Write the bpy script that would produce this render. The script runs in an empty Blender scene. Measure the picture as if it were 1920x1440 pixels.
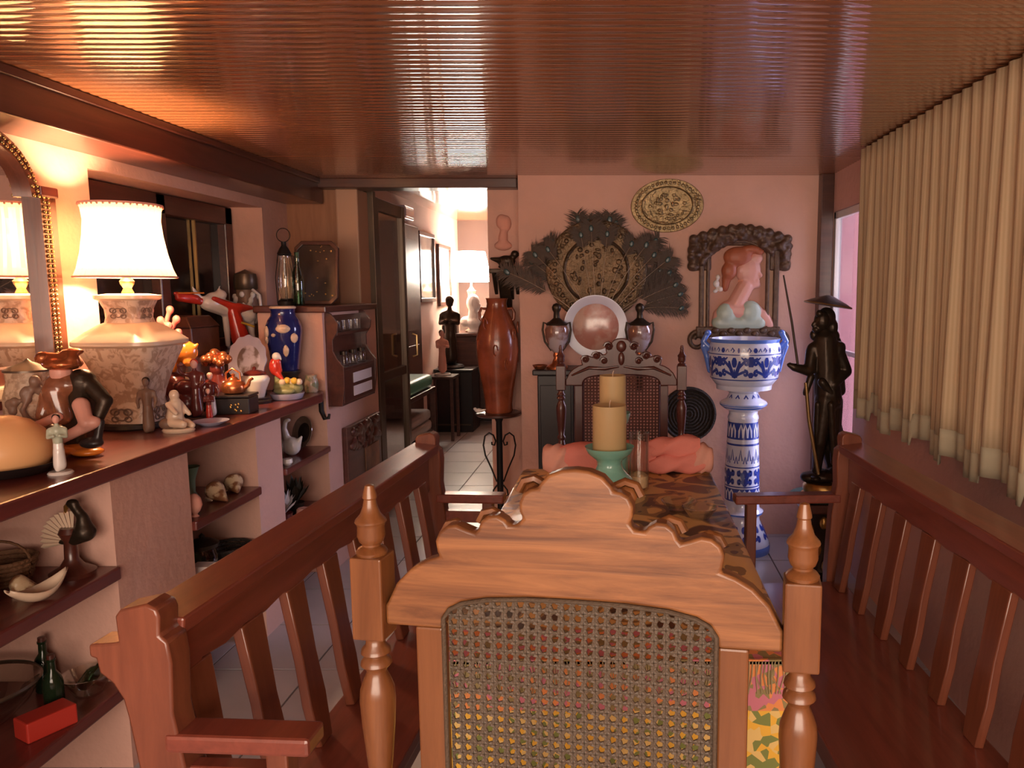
import bpy, bmesh, math, random
from mathutils import Vector, Matrix
random.seed(7)
R = math.radians
PI = math.pi
C = bpy.context.scene.collection

# ------------------------------------------------------------------ camera
H = 1.45                       # eye height
F, CX, CY, TH = 1441.0, 1170.0, 720.0, R(7.0)
cam = bpy.data.cameras.new('camera')
cam.sensor_width = 36.0
cam.lens = F / 1920.0 * 36.0
cam.shift_x = -(CX - 960.0) / 1920.0
cam.clip_start = 0.05
co = bpy.data.objects.new('camera', cam)
co.location = (0, 0, H)
co.rotation_euler = (R(90) - TH, 0, 0)
C.objects.link(co)
bpy.context.scene.camera = co

# ------------------------------------------------------------------ world, lights, exposure
vs = bpy.context.scene.view_settings
vs.view_transform = 'Standard'
vs.look = 'None'
vs.exposure = 0.6
vs.gamma = 1.0
vs.use_curve_mapping = False
w = bpy.data.worlds.new('world')
bpy.context.scene.world = w
w.use_nodes = True
w.node_tree.nodes['Background'].inputs[0].default_value = (0.80, 0.78, 1.0, 1)
w.node_tree.nodes['Background'].inputs[1].default_value = 1.7

def area(name, loc, rot, size, sy, energy, col):
    l = bpy.data.lights.new(name, 'AREA')
    l.shape = 'RECTANGLE'; l.size = size; l.size_y = sy
    l.energy = energy; l.color = col
    o = bpy.data.objects.new(name, l)
    o.location = loc; o.rotation_euler = rot
    C.objects.link(o)
    return o

# added soft fill light before the rear wall, which has no window
area('rear_fill_offscreen', (-0.2, -1.59, 1.35), (R(90), 0, 0), 2.6, 1.2, 70, (1.0, 0.79, 0.63))
# soft daylight entering at the window beside the back wall
sl = bpy.data.lights.new('sky_beyond_window_offscreen', 'SUN'); sl.energy = 7.0; sl.angle = R(50); sl.color = (0.78, 0.74, 1.0)
so = bpy.data.objects.new('sky_beyond_window_offscreen', sl); C.objects.link(so)
so.rotation_euler = Vector((-1.0, -.22, -.38)).to_track_quat('-Z', 'Y').to_euler()

# ------------------------------------------------------------------ geometry helpers
def ray(px, py):
    r = (px - CX) / F; u = (CY - py) / F
    return r, math.cos(TH) + u * math.sin(TH), u * math.cos(TH) - math.sin(TH)
def atY(px, py, Y):
    r, f, z = ray(px, py); t = Y / f
    return Vector((r * t, Y, H + z * t))
def atZ(px, py, Z):
    r, f, z = ray(px, py); t = (Z - H) / z
    return Vector((r * t, f * t, Z))

class MB:
    def __init__(s):
        s.v = []; s.f = []
    def add(s, vs_, fs):
        b = len(s.v)
        s.v += [tuple(p) for p in vs_]
        s.f += [tuple(i + b for i in f) for f in fs]
        return s
    def box(s, x0, x1, y0, y1, z0, z1, M=None):
        p = [Vector((x, y, z)) for z in (z0, z1) for y in (y0, y1) for x in (x0, x1)]
        if M: p = [M @ q for q in p]
        return s.add(p, [(0, 2, 3, 1), (4, 5, 7, 6), (0, 1, 5, 4), (2, 6, 7, 3), (0, 4, 6, 2), (1, 3, 7, 5)])
    def lathe(s, prof, n=24, c=(0, 0, 0), sx=1, sy=1, M=None, power=None, closed=True):
        p = []; f = []
        for (r, z) in prof:
            for k in range(n):
                a = 2 * PI * k / n
                ca, sa = math.cos(a), math.sin(a)
                q = 1.0
                if power: q = (abs(ca) ** power + abs(sa) ** power) ** (-1.0 / power)
                p.append(Vector((c[0] + r * q * ca * sx, c[1] + r * q * sa * sy, c[2] + z)))
        m = len(prof)
        for i in range(m - 1):
            for k in range(n):
                k2 = (k + 1) % n
                f.append((i * n + k, i * n + k2, (i + 1) * n + k2, (i + 1) * n + k))
        if closed:
            f.append(tuple(reversed(range(n))))
            f.append(tuple((m - 1) * n + k for k in range(n)))
        if M: p = [M @ q for q in p]
        return s.add(p, f)
    def tube(s, pts, rad, n=8, cap=True):
        pts = [Vector(p) for p in pts]
        if not hasattr(rad, '__len__'): rad = [rad] * len(pts)
        p = []; f = []
        up = Vector((0.123, 0.31, 0.94))
        for i, q in enumerate(pts):
            d = (pts[min(i + 1, len(pts) - 1)] - pts[max(i - 1, 0)]).normalized()
            if i == 0:
                a = d.cross(up)
                if a.length < .05: a = d.cross(Vector((1, 0, 0)))
                a.normalize()
            else:
                a = (a - d * a.dot(d)).normalized()
            b = d.cross(a)
            for k in range(n):
                t = 2 * PI * k / n
                p.append(q + (a * math.cos(t) + b * math.sin(t)) * rad[i])
        m = len(pts)
        for i in range(m - 1):
            for k in range(n):
                k2 = (k + 1) % n
                f.append((i * n + k, i * n + k2, (i + 1) * n + k2, (i + 1) * n + k))
        if cap:
            f.append(tuple(reversed(range(n))))
            f.append(tuple((m - 1) * n + k for k in range(n)))
        return s.add(p, f)
    def cap(s, p0, p1, r0, r1=None, n=10):
        if r1 is None: r1 = r0
        p0 = Vector(p0); p1 = Vector(p1); d = (p1 - p0)
        if d.length < 1e-6: d = Vector((0, 0, 1e-4))
        u = d.normalized()
        pts = []; rr = []
        for t in (0.05, .4, .75): pts.append(p0 - u * r0 * math.cos(t * PI / 2)); rr.append(r0 * math.sin(t * PI / 2))
        pts.append(p0); rr.append(r0); pts.append(p0 + d); rr.append(r1)
        for t in (.75, .4, .05): pts.append(p0 + d + u * r1 * math.cos(t * PI / 2)); rr.append(r1 * math.sin(t * PI / 2))
        return s.tube(pts, rr, n)
    def ell(s, c, r, n=12, m=8, M=None):
        prof = [(math.sin(PI * (i + .02) / (m + .04)), -math.cos(PI * (i + .02) / (m + .04))) for i in range(m + 1)]
        b = MB().lathe(prof, n)
        T = Matrix.Translation(Vector(c)) @ (M or Matrix.Identity(4)) @ Matrix.Diagonal((r[0], r[1], r[2], 1))
        return s.add([T @ Vector(q) for q in b.v], b.f)
    def prism(s, poly, d0, d1, axis='y', M=None):
        n = len(poly); p = []
        for d in (d0, d1):
            for (a, b) in poly:
                p.append(Vector((a, d, b)) if axis == 'y' else Vector((d, a, b)) if axis == 'x' else Vector((a, b, d)))
        if M: p = [M @ q for q in p]
        f = [tuple(range(n)), tuple(range(2 * n - 1, n - 1, -1))] + [(i, i + n, (i + 1) % n + n, (i + 1) % n) for i in range(n)]
        return s.add(p, f)
    def mesh(s, name, smooth=35):
        me = bpy.data.meshes.new(name)
        me.from_pydata(s.v, [], s.f)
        bm = bmesh.new(); bm.from_mesh(me)
        bmesh.ops.recalc_face_normals(bm, faces=bm.faces)
        bm.to_mesh(me); bm.free()
        if smooth:
            me.polygons.foreach_set('use_smooth', [True] * len(me.polygons))
            me.set_sharp_from_angle(angle=R(smooth))
        return me
    def build(s, name, m, parent=None, smooth=35, bevel=0, seg=2):
        me = s.mesh(name, smooth)
        me.materials.append(m)
        o = bpy.data.objects.new(name, me)
        C.objects.link(o)
        if parent: o.parent = parent
        if bevel:
            b = o.modifiers.new('bevel', 'BEVEL'); b.width = bevel; b.segments = seg; b.limit_method = 'ANGLE'; b.angle_limit = R(40)
        return o

def blob(name, m, prims, vox, parent=None, smooth=2):
    """one continuous surface grown from capsules and ellipsoids"""
    b = MB()
    for q in prims:
        if q[0] == 'c': b.cap(*q[1:])
        elif q[0] == 'e': b.ell(*q[1:])
        elif q[0] == 'l': b.lathe(*q[1:])
        elif q[0] == 'b': b.box(*q[1:])
    o = b.build(name, m, parent, 0)
    r = o.modifiers.new('skin', 'REMESH'); r.mode = 'VOXEL'; r.voxel_size = vox; r.use_smooth_shade = True
    if smooth:
        k = o.modifiers.new('smooth', 'SMOOTH'); k.factor = .5; k.iterations = smooth
    return o

def link_parent(o, p): o.parent = p; return o
def tag(o, label, cat, group=None, kind=None):
    if label: o['label'] = label
    if cat: o['category'] = cat
    if group: o['group'] = group
    if kind: o['kind'] = kind
    return o
def thing(name, label, cat, loc=(0, 0, 0), rz=0, group=None):
    o = bpy.data.objects.new(name, None); C.objects.link(o)
    o.empty_display_size = .05
    o.location = loc; o.rotation_euler = (0, 0, rz)
    return tag(o, label, cat, group)
def struct(o): o['kind'] = 'structure'; return o
def dup(root, loc, rz=0, label=None, rot=None):
    r = root.copy(); C.objects.link(r); r.location = loc; r.rotation_euler = rot or (0, 0, rz)
    if label: r['label'] = label
    for ch in list(root.children):
        c = ch.copy(); C.objects.link(c); c.parent = r
        for g in list(ch.children):
            d = g.copy(); C.objects.link(d); d.parent = c
    return r

# ------------------------------------------------------------------ materials
def newmat(name):
    m = bpy.data.materials.new(name); m.use_nodes = True
    nt = m.node_tree; return m, nt, nt.nodes['Principled BSDF']
def plain(name, col, rough=.5, metal=0, bump=0, bscale=60, spec=.5, coat=0, emit=None, es=0, var=0, vscale=8, col2=None, trans=0, alpha=1, ior=1.45):
    m, nt, p = newmat(name)
    p.inputs['Base Color'].default_value = (*col, 1)
    p.inputs['Roughness'].default_value = rough
    p.inputs['Metallic'].default_value = metal
    p.inputs['Specular IOR Level'].default_value = spec
    p.inputs['Coat Weight'].default_value = coat
    p.inputs['Coat Roughness'].default_value = .12
    p.inputs['Transmission Weight'].default_value = trans
    p.inputs['IOR'].default_value = ior
    p.inputs['Alpha'].default_value = alpha
    if emit:
        p.inputs['Emission Color'].default_value = (*emit, 1); p.inputs['Emission Strength'].default_value = es
    if bump or var or col2:
        tc = nt.nodes.new('ShaderNodeTexCoord')
        if var or col2:
            n = nt.nodes.new('ShaderNodeTexNoise'); n.inputs['Scale'].default_value = vscale; n.inputs['Detail'].default_value = 6
            nt.links.new(tc.outputs['Object'], n.inputs['Vector'])
            rp = nt.nodes.new('ShaderNodeValToRGB')
            if col2:
                rp.color_ramp.elements[0].position = .45; rp.color_ramp.elements[1].position = .55
                a, b = col, col2
            else:
                rp.color_ramp.elements[0].position = .3; rp.color_ramp.elements[1].position = .7
                a = tuple(x * (1 - var) for x in col); b = tuple(min(1, x * (1 + var)) for x in col)
            rp.color_ramp.elements[0].color = (*a, 1); rp.color_ramp.elements[1].color = (*b, 1)
            nt.links.new(n.outputs['Fac'], rp.inputs['Fac']); nt.links.new(rp.outputs['Color'], p.inputs['Base Color'])
        if bump:
            n2 = nt.nodes.new('ShaderNodeTexNoise'); n2.inputs['Scale'].default_value = bscale; n2.inputs['Detail'].default_value = 8
            nt.links.new(tc.outputs['Object'], n2.inputs['Vector'])
            bp = nt.nodes.new('ShaderNodeBump'); bp.inputs['Strength'].default_value = bump; bp.inputs['Distance'].default_value = .01
            nt.links.new(n2.outputs['Fac'], bp.inputs['Height']); nt.links.new(bp.outputs['Normal'], p.inputs['Normal'])
    return m
def wood(name, c1, c2, axis='x', rough=.35, coat=.3, scale=1.0, bump=.08):
    m, nt, p = newmat(name)
    tc = nt.nodes.new('ShaderNodeTexCoord')
    mp = nt.nodes.new('ShaderNodeMapping')
    s = {'x': (1.2, 14, 14), 'y': (14, 1.2, 14), 'z': (14, 14, 1.2)}[axis]
    mp.inputs['Scale'].default_value = tuple(k * scale for k in s)
    nt.links.new(tc.outputs['Object'], mp.inputs['Vector'])
    n = nt.nodes.new('ShaderNodeTexNoise'); n.inputs['Scale'].default_value = 2.2; n.inputs['Detail'].default_value = 9; n.inputs['Roughness'].default_value = .65; n.inputs['Distortion'].default_value = .6
    nt.links.new(mp.outputs['Vector'], n.inputs['Vector'])
    rp = nt.nodes.new('ShaderNodeValToRGB')
    rp.color_ramp.elements[0].position = .32; rp.color_ramp.elements[1].position = .68
    rp.color_ramp.elements[0].color = (*c1, 1); rp.color_ramp.elements[1].color = (*c2, 1)
    nt.links.new(n.outputs['Fac'], rp.inputs['Fac']); nt.links.new(rp.outputs['Color'], p.inputs['Base Color'])
    bp = nt.nodes.new('ShaderNodeBump'); bp.inputs['Strength'].default_value = bump; bp.inputs['Distance'].default_value = .004
    nt.links.new(n.outputs['Fac'], bp.inputs['Height']); nt.links.new(bp.outputs['Normal'], p.inputs['Normal'])
    p.inputs['Roughness'].default_value = rough; p.inputs['Coat Weight'].default_value = coat; p.inputs['Coat Roughness'].default_value = .12
    return m
def glass(name, tint=(1, 1, 1), mix=.25, rough=.03):
    m, nt, p = newmat(name)
    tr = nt.nodes.new('ShaderNodeBsdfTransparent'); tr.inputs[0].default_value = (*tint, 1)
    gl = nt.nodes.new('ShaderNodeBsdfGlossy'); gl.inputs['Roughness'].default_value = rough
    lw = nt.nodes.new('ShaderNodeLayerWeight'); lw.inputs[0].default_value = .5
    pw = nt.nodes.new('ShaderNodeMath'); pw.operation = 'POWER'; pw.inputs[1].default_value = 1.7
    ad = nt.nodes.new('ShaderNodeMath'); ad.operation = 'MULTIPLY_ADD'; ad.inputs[1].default_value = .75; ad.inputs[2].default_value = .04 + mix * .2
    nt.links.new(lw.outputs['Facing'], pw.inputs[0]); nt.links.new(pw.outputs[0], ad.inputs[0])
    mx = nt.nodes.new('ShaderNodeMixShader')
    nt.links.new(ad.outputs[0], mx.inputs[0]); nt.links.new(tr.outputs[0], mx.inputs[1]); nt.links.new(gl.outputs[0], mx.inputs[2])
    nt.links.new(mx.outputs[0], nt.nodes['Material Output'].inputs[0])
    return m

M = {}
M['plaster'] = plain('pink_plaster', (.66, .395, .315), .75, bump=.35, bscale=28, var=.06, vscale=3)
M['plaster_hall'] = plain('hall_plaster', (.62, .42, .36), .8, bump=.2, bscale=30)
M['ceil'] = wood('ceiling_varnish', (.29, .108, .046), (.39, .150, .068), 'x', .26, 1.0, 1.0, .02)
M['ceil'].node_tree.nodes['Principled BSDF'].inputs['Coat Roughness'].default_value = .035
M['ceil'].node_tree.nodes['Principled BSDF'].inputs['Coat IOR'].default_value = 1.9
M['ceil_back'] = plain('ceiling_backing', (.10, .03, .012), .6)
M['dark'] = wood('dark_stained_wood', (.055, .014, .009), (.10, .026, .016), 'y', .35, .35)
M['darkx'] = wood('dark_stained_wood_cross', (.05, .016, .010), (.09, .03, .018), 'x', .4, .3)
M['shelf'] = wood('mahogany_shelf', (.10, .020, .016), (.17, .035, .026), 'y', .3, .4)
M['bench'] = wood('red_mahogany', (.145, .034, .021), (.23, .056, .034), 'y', .32, .4)
M['benchz'] = wood('red_mahogany_upright', (.13, .036, .019), (.21, .064, .032), 'z', .32, .4)
M['honey'] = wood('honey_oak', (.10, .034, .011), (.30, .125, .043), 'x', .42, .2, 1.8)
M['honeyz'] = wood('honey_oak_upright', (.125, .043, .013), (.21, .080, .026), 'z', .32, .35)
M['chairdk'] = wood('dark_chair_wood', (.065, .017, .012), (.105, .028, .019), 'z', .35, .3)
M['walnut'] = wood('pale_walnut', (.26, .12, .06), (.36, .17, .09), 'z', .5, .1)
M['jamb'] = plain('cream_jamb', (.50, .30, .20), .5)
M['tile'] = plain('floor_tile', (.46, .43, .45), .32, var=.1, vscale=3, bump=.05, bscale=8)
M['grout'] = plain('grout', (.16, .13, .13), .9)
M['brass'] = plain('old_brass', (.34, .25, .13), .4, .8, bump=.9, bscale=55, var=.3, vscale=20)
M['brassdk'] = plain('tarnished_brass', (.14, .09, .05), .36, .7, bump=.8, bscale=60, var=.35, vscale=16)
M['brassp'] = plain('brass_smooth', (.45, .30, .13), .3, .9)
M['gilt'] = plain('gilt_carving', (.10, .055, .034), .42, .15, bump=.5, bscale=50, var=.3, vscale=30)
M['bronze'] = plain('bronze', (.045, .030, .020), .38, .6, bump=.15, bscale=40)
M['gold'] = plain('gold', (.55, .33, .10), .3, .9)
M['iron'] = plain('black_iron', (.02, .016, .015), .5, .5)
M['black'] = plain('black_lacquer', (.022, .016, .016), .35)
M['white'] = plain('white_porcelain', (.75, .70, .66), .2, coat=.5)
M['cream'] = plain('cream_porcelain', (.68, .52, .38), .3, coat=.3)
M['cobalt'] = plain('cobalt_glaze', (.012, .018, .12), .12, coat=.6)
M['blue'] = plain('blue_paint', (.03, .055, .30), .18, coat=.6)
M['delft'] = plain('white_glaze', (.62, .64, .78), .15, coat=.6)
M['lblue'] = plain('light_blue_glaze', (.10, .20, .62), .15, coat=.6)
M['celadon'] = plain('celadon_glaze', (.22, .50, .41), .15, coat=.6)
M['wax'] = plain('candle_wax', (.55, .40, .20), .5, spec=.3)
M['redglaze'] = plain('red_glaze', (.50, .035, .02), .25, coat=.4)
M['oxblood'] = plain('oxblood', (.12, .02, .016), .25, coat=.5)
M['amber'] = plain('amber_resin', (.75, .22, .03), .2, coat=.5)
M['copper'] = plain('copper', (.55, .18, .07), .25, .8)
M['coral'] = plain('coral', (.56, .16, .13), .4)
M['brownfig'] = plain('brown_stoneware', (.20, .12, .085), .45)
M['terra'] = plain('terracotta_glaze', (.27, .065, .026), .25, coat=.5, var=.4, vscale=7, bump=.15, bscale=12)
M['skin'] = plain('painted_flesh', (.66, .33, .26), .4)
M['auburn'] = plain('auburn', (.36, .10, .045), .45)
M['mint'] = plain('mint_paint', (.40, .47, .38), .35)
M['pinkcloth'] = plain('pink_cotton', (.74, .25, .20), .85, bump=.15, bscale=90, spec=.2)
M['pinkpale'] = plain('pale_pink_cotton', (.72, .36, .28), .85, bump=.1, spec=.2)
M['lav'] = plain('lavender_porcelain', (.44, .42, .56), .25, coat=.4)
M['grnfig'] = plain('mossy_glaze', (.22, .22, .10), .35)
M['yellow'] = plain('yellow_glaze', (.70, .42, .06), .35)
M['peach'] = plain('peach_alabaster', (.80, .44, .20), .35, spec=.4)
M['stone'] = plain('stoneware', (.52, .38, .27), .5, col2=(.34, .22, .14), vscale=40, bump=.5, bscale=60)
M['cane'] = plain('cane', (.092, .068, .047), .5, bump=.3, bscale=200)
M['feather'] = plain('feather_barbs', (.07, .042, .028), .6)
M['quill'] = plain('quill', (.42, .30, .20), .5)
M['eye'] = plain('feather_eye', (.03, .06, .06), .3)
M['glass'] = glass('clear_glass', (.97, .97, .95))
M['gglass'] = glass('green_glass', (.35, .5, .35))
M['pane'] = glass('window_glass', (.95, .95, .97), .15)
M['doorglass'] = glass('door_glass', (.62, .54, .47), .5, .06)
M['dglass'] = plain('dark_pane', (.03, .018, .013), .12, spec=.6)
M['mirror'] = plain('mirror', (.9, .88, .86), .02, 1.0)
M['alu'] = plain('bronze_aluminium', (.12, .085, .06), .35, .6)
M['extwall'] = plain('pink_exterior', (.85, .42, .45), .9)
M['paper'] = plain('paper_label', (.70, .62, .60), .8)
M['bottle'] = plain('dark_green_bottle', (.012, .022, .010), .12)
M['basket'] = plain('basket', (.16, .075, .035), .7, bump=.8, bscale=90)
M['wicker'] = plain('dark_wicker', (.035, .025, .020), .6, bump=.9, bscale=120)
M['redbox'] = plain('red_box', (.42, .03, .018), .5)
M['shell'] = plain('shell', (.62, .46, .28), .35, col2=(.22, .09, .04), vscale=30)
M['greencl'] = plain('green_satin', (.10, .32, .22), .4)
M['greycl'] = plain('grey_cloth', (.34, .30, .29), .9)
M['sand'] = plain('sand', (.66, .46, .27), .9, bump=.5)

# ------------------------------------------------------------------ the setting
ZC = 2.09
# floors: grout bed and single tiles
def tiled_floor(name, x0, x1, y0, y1, t=.40, z=0):
    o = struct(MB().box(x0, x1, y0, y1, z - .1, z - .004).build(name, M['grout'], smooth=0))
    me = MB().box(.004, t - .004, .004, t - .004, -.02, 0).mesh('floor_tile', 0)
    me.materials.append(M['tile'])
    x = x0
    while x < x1 - .05:
        y = y0
        while y < y1 - .05:
            c = bpy.data.objects.new('floor_tile', me); C.objects.link(c)
            c.parent = o; c.location = (x, y, z)
            y += t
        x += t
    return o
tiled_floor('floor', -2.0, 1.2, -1.6, 4.8)
tiled_floor('floor_hall', -2.0, 1.2, 4.8, 9.2)

# ceiling of narrow convex varnished slats
def slat_ceiling(name, x0, x1, y0, y1, z, seams, wd=.0445):
    o = struct(MB().box(x0, x1, y0, y1, z + .006, z + .1).build(name, M['ceil_back'], smooth=0))
    n = 7; prof = []
    for i in range(n):
        t = i / (n - 1); prof.append(((.0008 + t * (wd - .0016)), -.0021 * (1 - (2 * t - 1) ** 2) + .0005))
    prof = [(prof[0][0] + .0006, .006)] + prof + [(prof[-1][0] - .0006, .006)]
    me = MB().prism(prof, x0, x1, 'x').mesh('ceiling_slat', 50)
    me.materials.append(M['ceil'])
    y = y0; k = 0
    while y < y1 - .02:
        for sm in seams:
            if abs(y - sm) < wd / 2: y += .006
        c = bpy.data.objects.new('ceiling_slat', me); C.objects.link(c)
        c.parent = o; c.location = (0, y, z); y += wd
    return o
slat_ceiling('ceiling', -2.0, 1.2, .60, 4.62, ZC, (1.03, 1.966, 2.889, 3.81))
slat_ceiling('ceiling_hall', -2.0, 1.2, 4.85, 9.15, 2.25, (6.2, 7.6))
struct(MB().box(-2.1, 1.3, -1.7, .60, ZC, ZC + .1).build('ceiling_rear', M['ceil_back'], smooth=0))

# left wall with window niche above and piers below the counter
b = MB()
b.box(-2.15, -2.0, -1.7, 2.94, 0, 2.19)
b.box(-2.35, -2.22, 2.94, 4.33, 0, 2.19)
b.box(-2.22, -2.0, 2.94, 4.33, 0, 1.12)
b.box(-2.22, -2.0, 2.94, 4.33, 1.90, 2.19)
b.box(-2.35, -2.0, 4.33, 4.85, 0, 2.40)
struct(b.build('wall_left', M['plaster'], smooth=0))
for i, (a, c, z) in enumerate(((.6, 1.25, .905), (2.19, 2.59, .905), (3.08, 3.31, .905))):
    struct(MB().box(-2.0, -1.5, a, c, 0, z).build('wall_pier_%d' % (i + 1), M['plaster'], smooth=0))
struct(MB().box(-1.82, -1.5, 3.83, 4.65, 0, 1.335).build('wall_half', M['plaster'], smooth=0))
struct(MB().box(-2.0, -1.82, 3.83, 4.65, 0, .905).build('wall_pier_4', M['plaster'], smooth=0))
# back wall
b = MB(); b.box(-.60, 1.17, 4.45, 4.85, 0, 2.40)
struct(b.build('wall_back', M['plaster'], smooth=0))
struct(MB().box(-.81, -.60, 4.65, 4.85, 0, 2.40).build('wall_jog', M['plaster'], smooth=0))
# right wall with a glazed opening near the corner
b = MB()
b.box(1.17, 1.32, -1.7, 3.88, 0, 2.19)
b.box(1.17, 1.32, 3.88, 4.40, 1.88, 2.19)
b.box(1.17, 1.32, 3.88, 4.40, 0, .35)
b.box(1.17, 1.21, 4.40, 9.3, 0, 2.4)
struct(b.build('wall_right', M['plaster'], smooth=0))
struct(MB().box(-2.15, 1.32, -1.8, -1.6, 0, 2.19).build('wall_rear', M['plaster'], smooth=0))
# window_1
w1 = struct(MB().box(1.195, 1.20, 3.88, 4.40, .35, 1.88).build('window_1', M['pane'], smooth=0))
fr = MB()
for (a, c) in ((3.88, 3.92), (4.36, 4.40)): fr.box(1.18, 1.215, a, c, .35, 1.88)
fr.box(1.18, 1.215, 3.88, 4.40, .35, .40); fr.box(1.18, 1.215, 3.88, 4.40, 1.84, 1.88)
fr.build('window_frame', M['white'], w1, 0, .004)
MB().box(1.185, 1.21, 3.92, 4.36, 1.10, 1.125).build('window_bar', M['white'], w1, 0, .003)
struct(MB().box(1.10, 1.17, 4.37, 4.45, 0, ZC).build('trim_4', M['darkx'], smooth=0, bevel=.004))
# yard wall seen through the window
struct(MB().box(1.35, 6.0, 7.0, 7.2, -.5, 3.2).build('wall_yard', M['extwall'], smooth=0))
# beam along the left wall, door head, wooden panel, jamb
b = MB().box(-2.0, -1.77, .4, 4.62, 1.95, 2.09)
tr = struct(b.build('trim_1', M['dark'], smooth=0, bevel=.006))
MB().box(-1.772, -1.755, .4, 4.6, 2.06, 2.089).build('beam_moulding', M['dark'], tr, 0, .005)
struct(MB().box(-2.0, -.62, 4.55, 4.70, 2.035, 2.09).build('trim_2', M['darkx'], smooth=0, bevel=.004))
struct(MB().box(-2.0, -1.70, 4.65, 4.86, 0, 2.40).build('wall_panel', M['walnut'], smooth=0))
struct(MB().box(-1.70, -1.57, 4.62, 4.82, 0, 2.04).build('trim_3', M['jamb'], smooth=0, bevel=.01))
struct(MB().box(-1.70, -.81, 4.66, 4.86, 2.075, 2.40).build('wall_lintel', M['plaster'], smooth=0))
# window in the left niche: dark frame, mullions and panes
w2 = struct(MB().box(-2.219, -2.205, 2.97, 4.31, 1.15, 1.88).build('window_2', M['dglass'], smooth=0))
fr = MB()
for y in (2.945, 3.62, 4.24): fr.box(-2.215, -2.16, y, y + .075, 1.15, 1.895)
fr.box(-2.215, -2.16, 2.945, 4.315, 1.80, 1.895); fr.box(-2.215, -2.16, 2.945, 4.315, 1.12, 1.19)
fr.build('window_frame', M['dark'], w2, 0, .006)
MB().box(-2.20, -2.185, 3.98, 3.99, 1.19, 1.80).build('window_bar', M['brassp'], w2, 0)

# hall beyond the doorway
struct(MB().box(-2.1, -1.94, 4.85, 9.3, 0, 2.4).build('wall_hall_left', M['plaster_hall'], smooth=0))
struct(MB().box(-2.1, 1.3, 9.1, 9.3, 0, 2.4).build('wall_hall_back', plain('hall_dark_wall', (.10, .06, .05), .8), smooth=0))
dd = struct(MB().box(-1.94, -1.90, 6.55, 7.22, 0, 2.02).build('door_2', M['darkx'], smooth=0, bevel=.004))
for (z0, z1) in ((.15, .95), (1.08, 1.9)):
    MB().box(-1.905, -1.892, 6.66, 7.11, z0, z1).build('door_panel', M['darkx'], dd, 0, .006)
# open glazed door folded back into the hall
d1 = struct(MB().box(-1.562, -1.556, 4.89, 5.43, .06, 1.96).build('door_1', M['doorglass'], smooth=0))
fr = MB()
for (a, c) in ((4.84, 4.90), (5.42, 5.48)): fr.box(-1.585, -1.535, a, c, .02, 2.02)
for (a, c) in ((.02, .10), (1.94, 2.02), (.86, .92)): fr.box(-1.58, -1.54, 4.90, 5.42, a, c)
fr.build('door_frame', M['alu'], d1, 0, .004)
hb = MB(); hb.tube([(-1.50, 5.45, .98), (-1.47, 5.45, .99), (-1.47, 5.45, 1.13), (-1.50, 5.45, 1.14)], .008)
hb.build('door_handle', M['brassp'], d1)
struct(MB().box(-1.60, -1.535, 4.80, 4.85, 0, 2.05).build('trim_5', M['alu'], smooth=0, bevel=.003))

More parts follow.
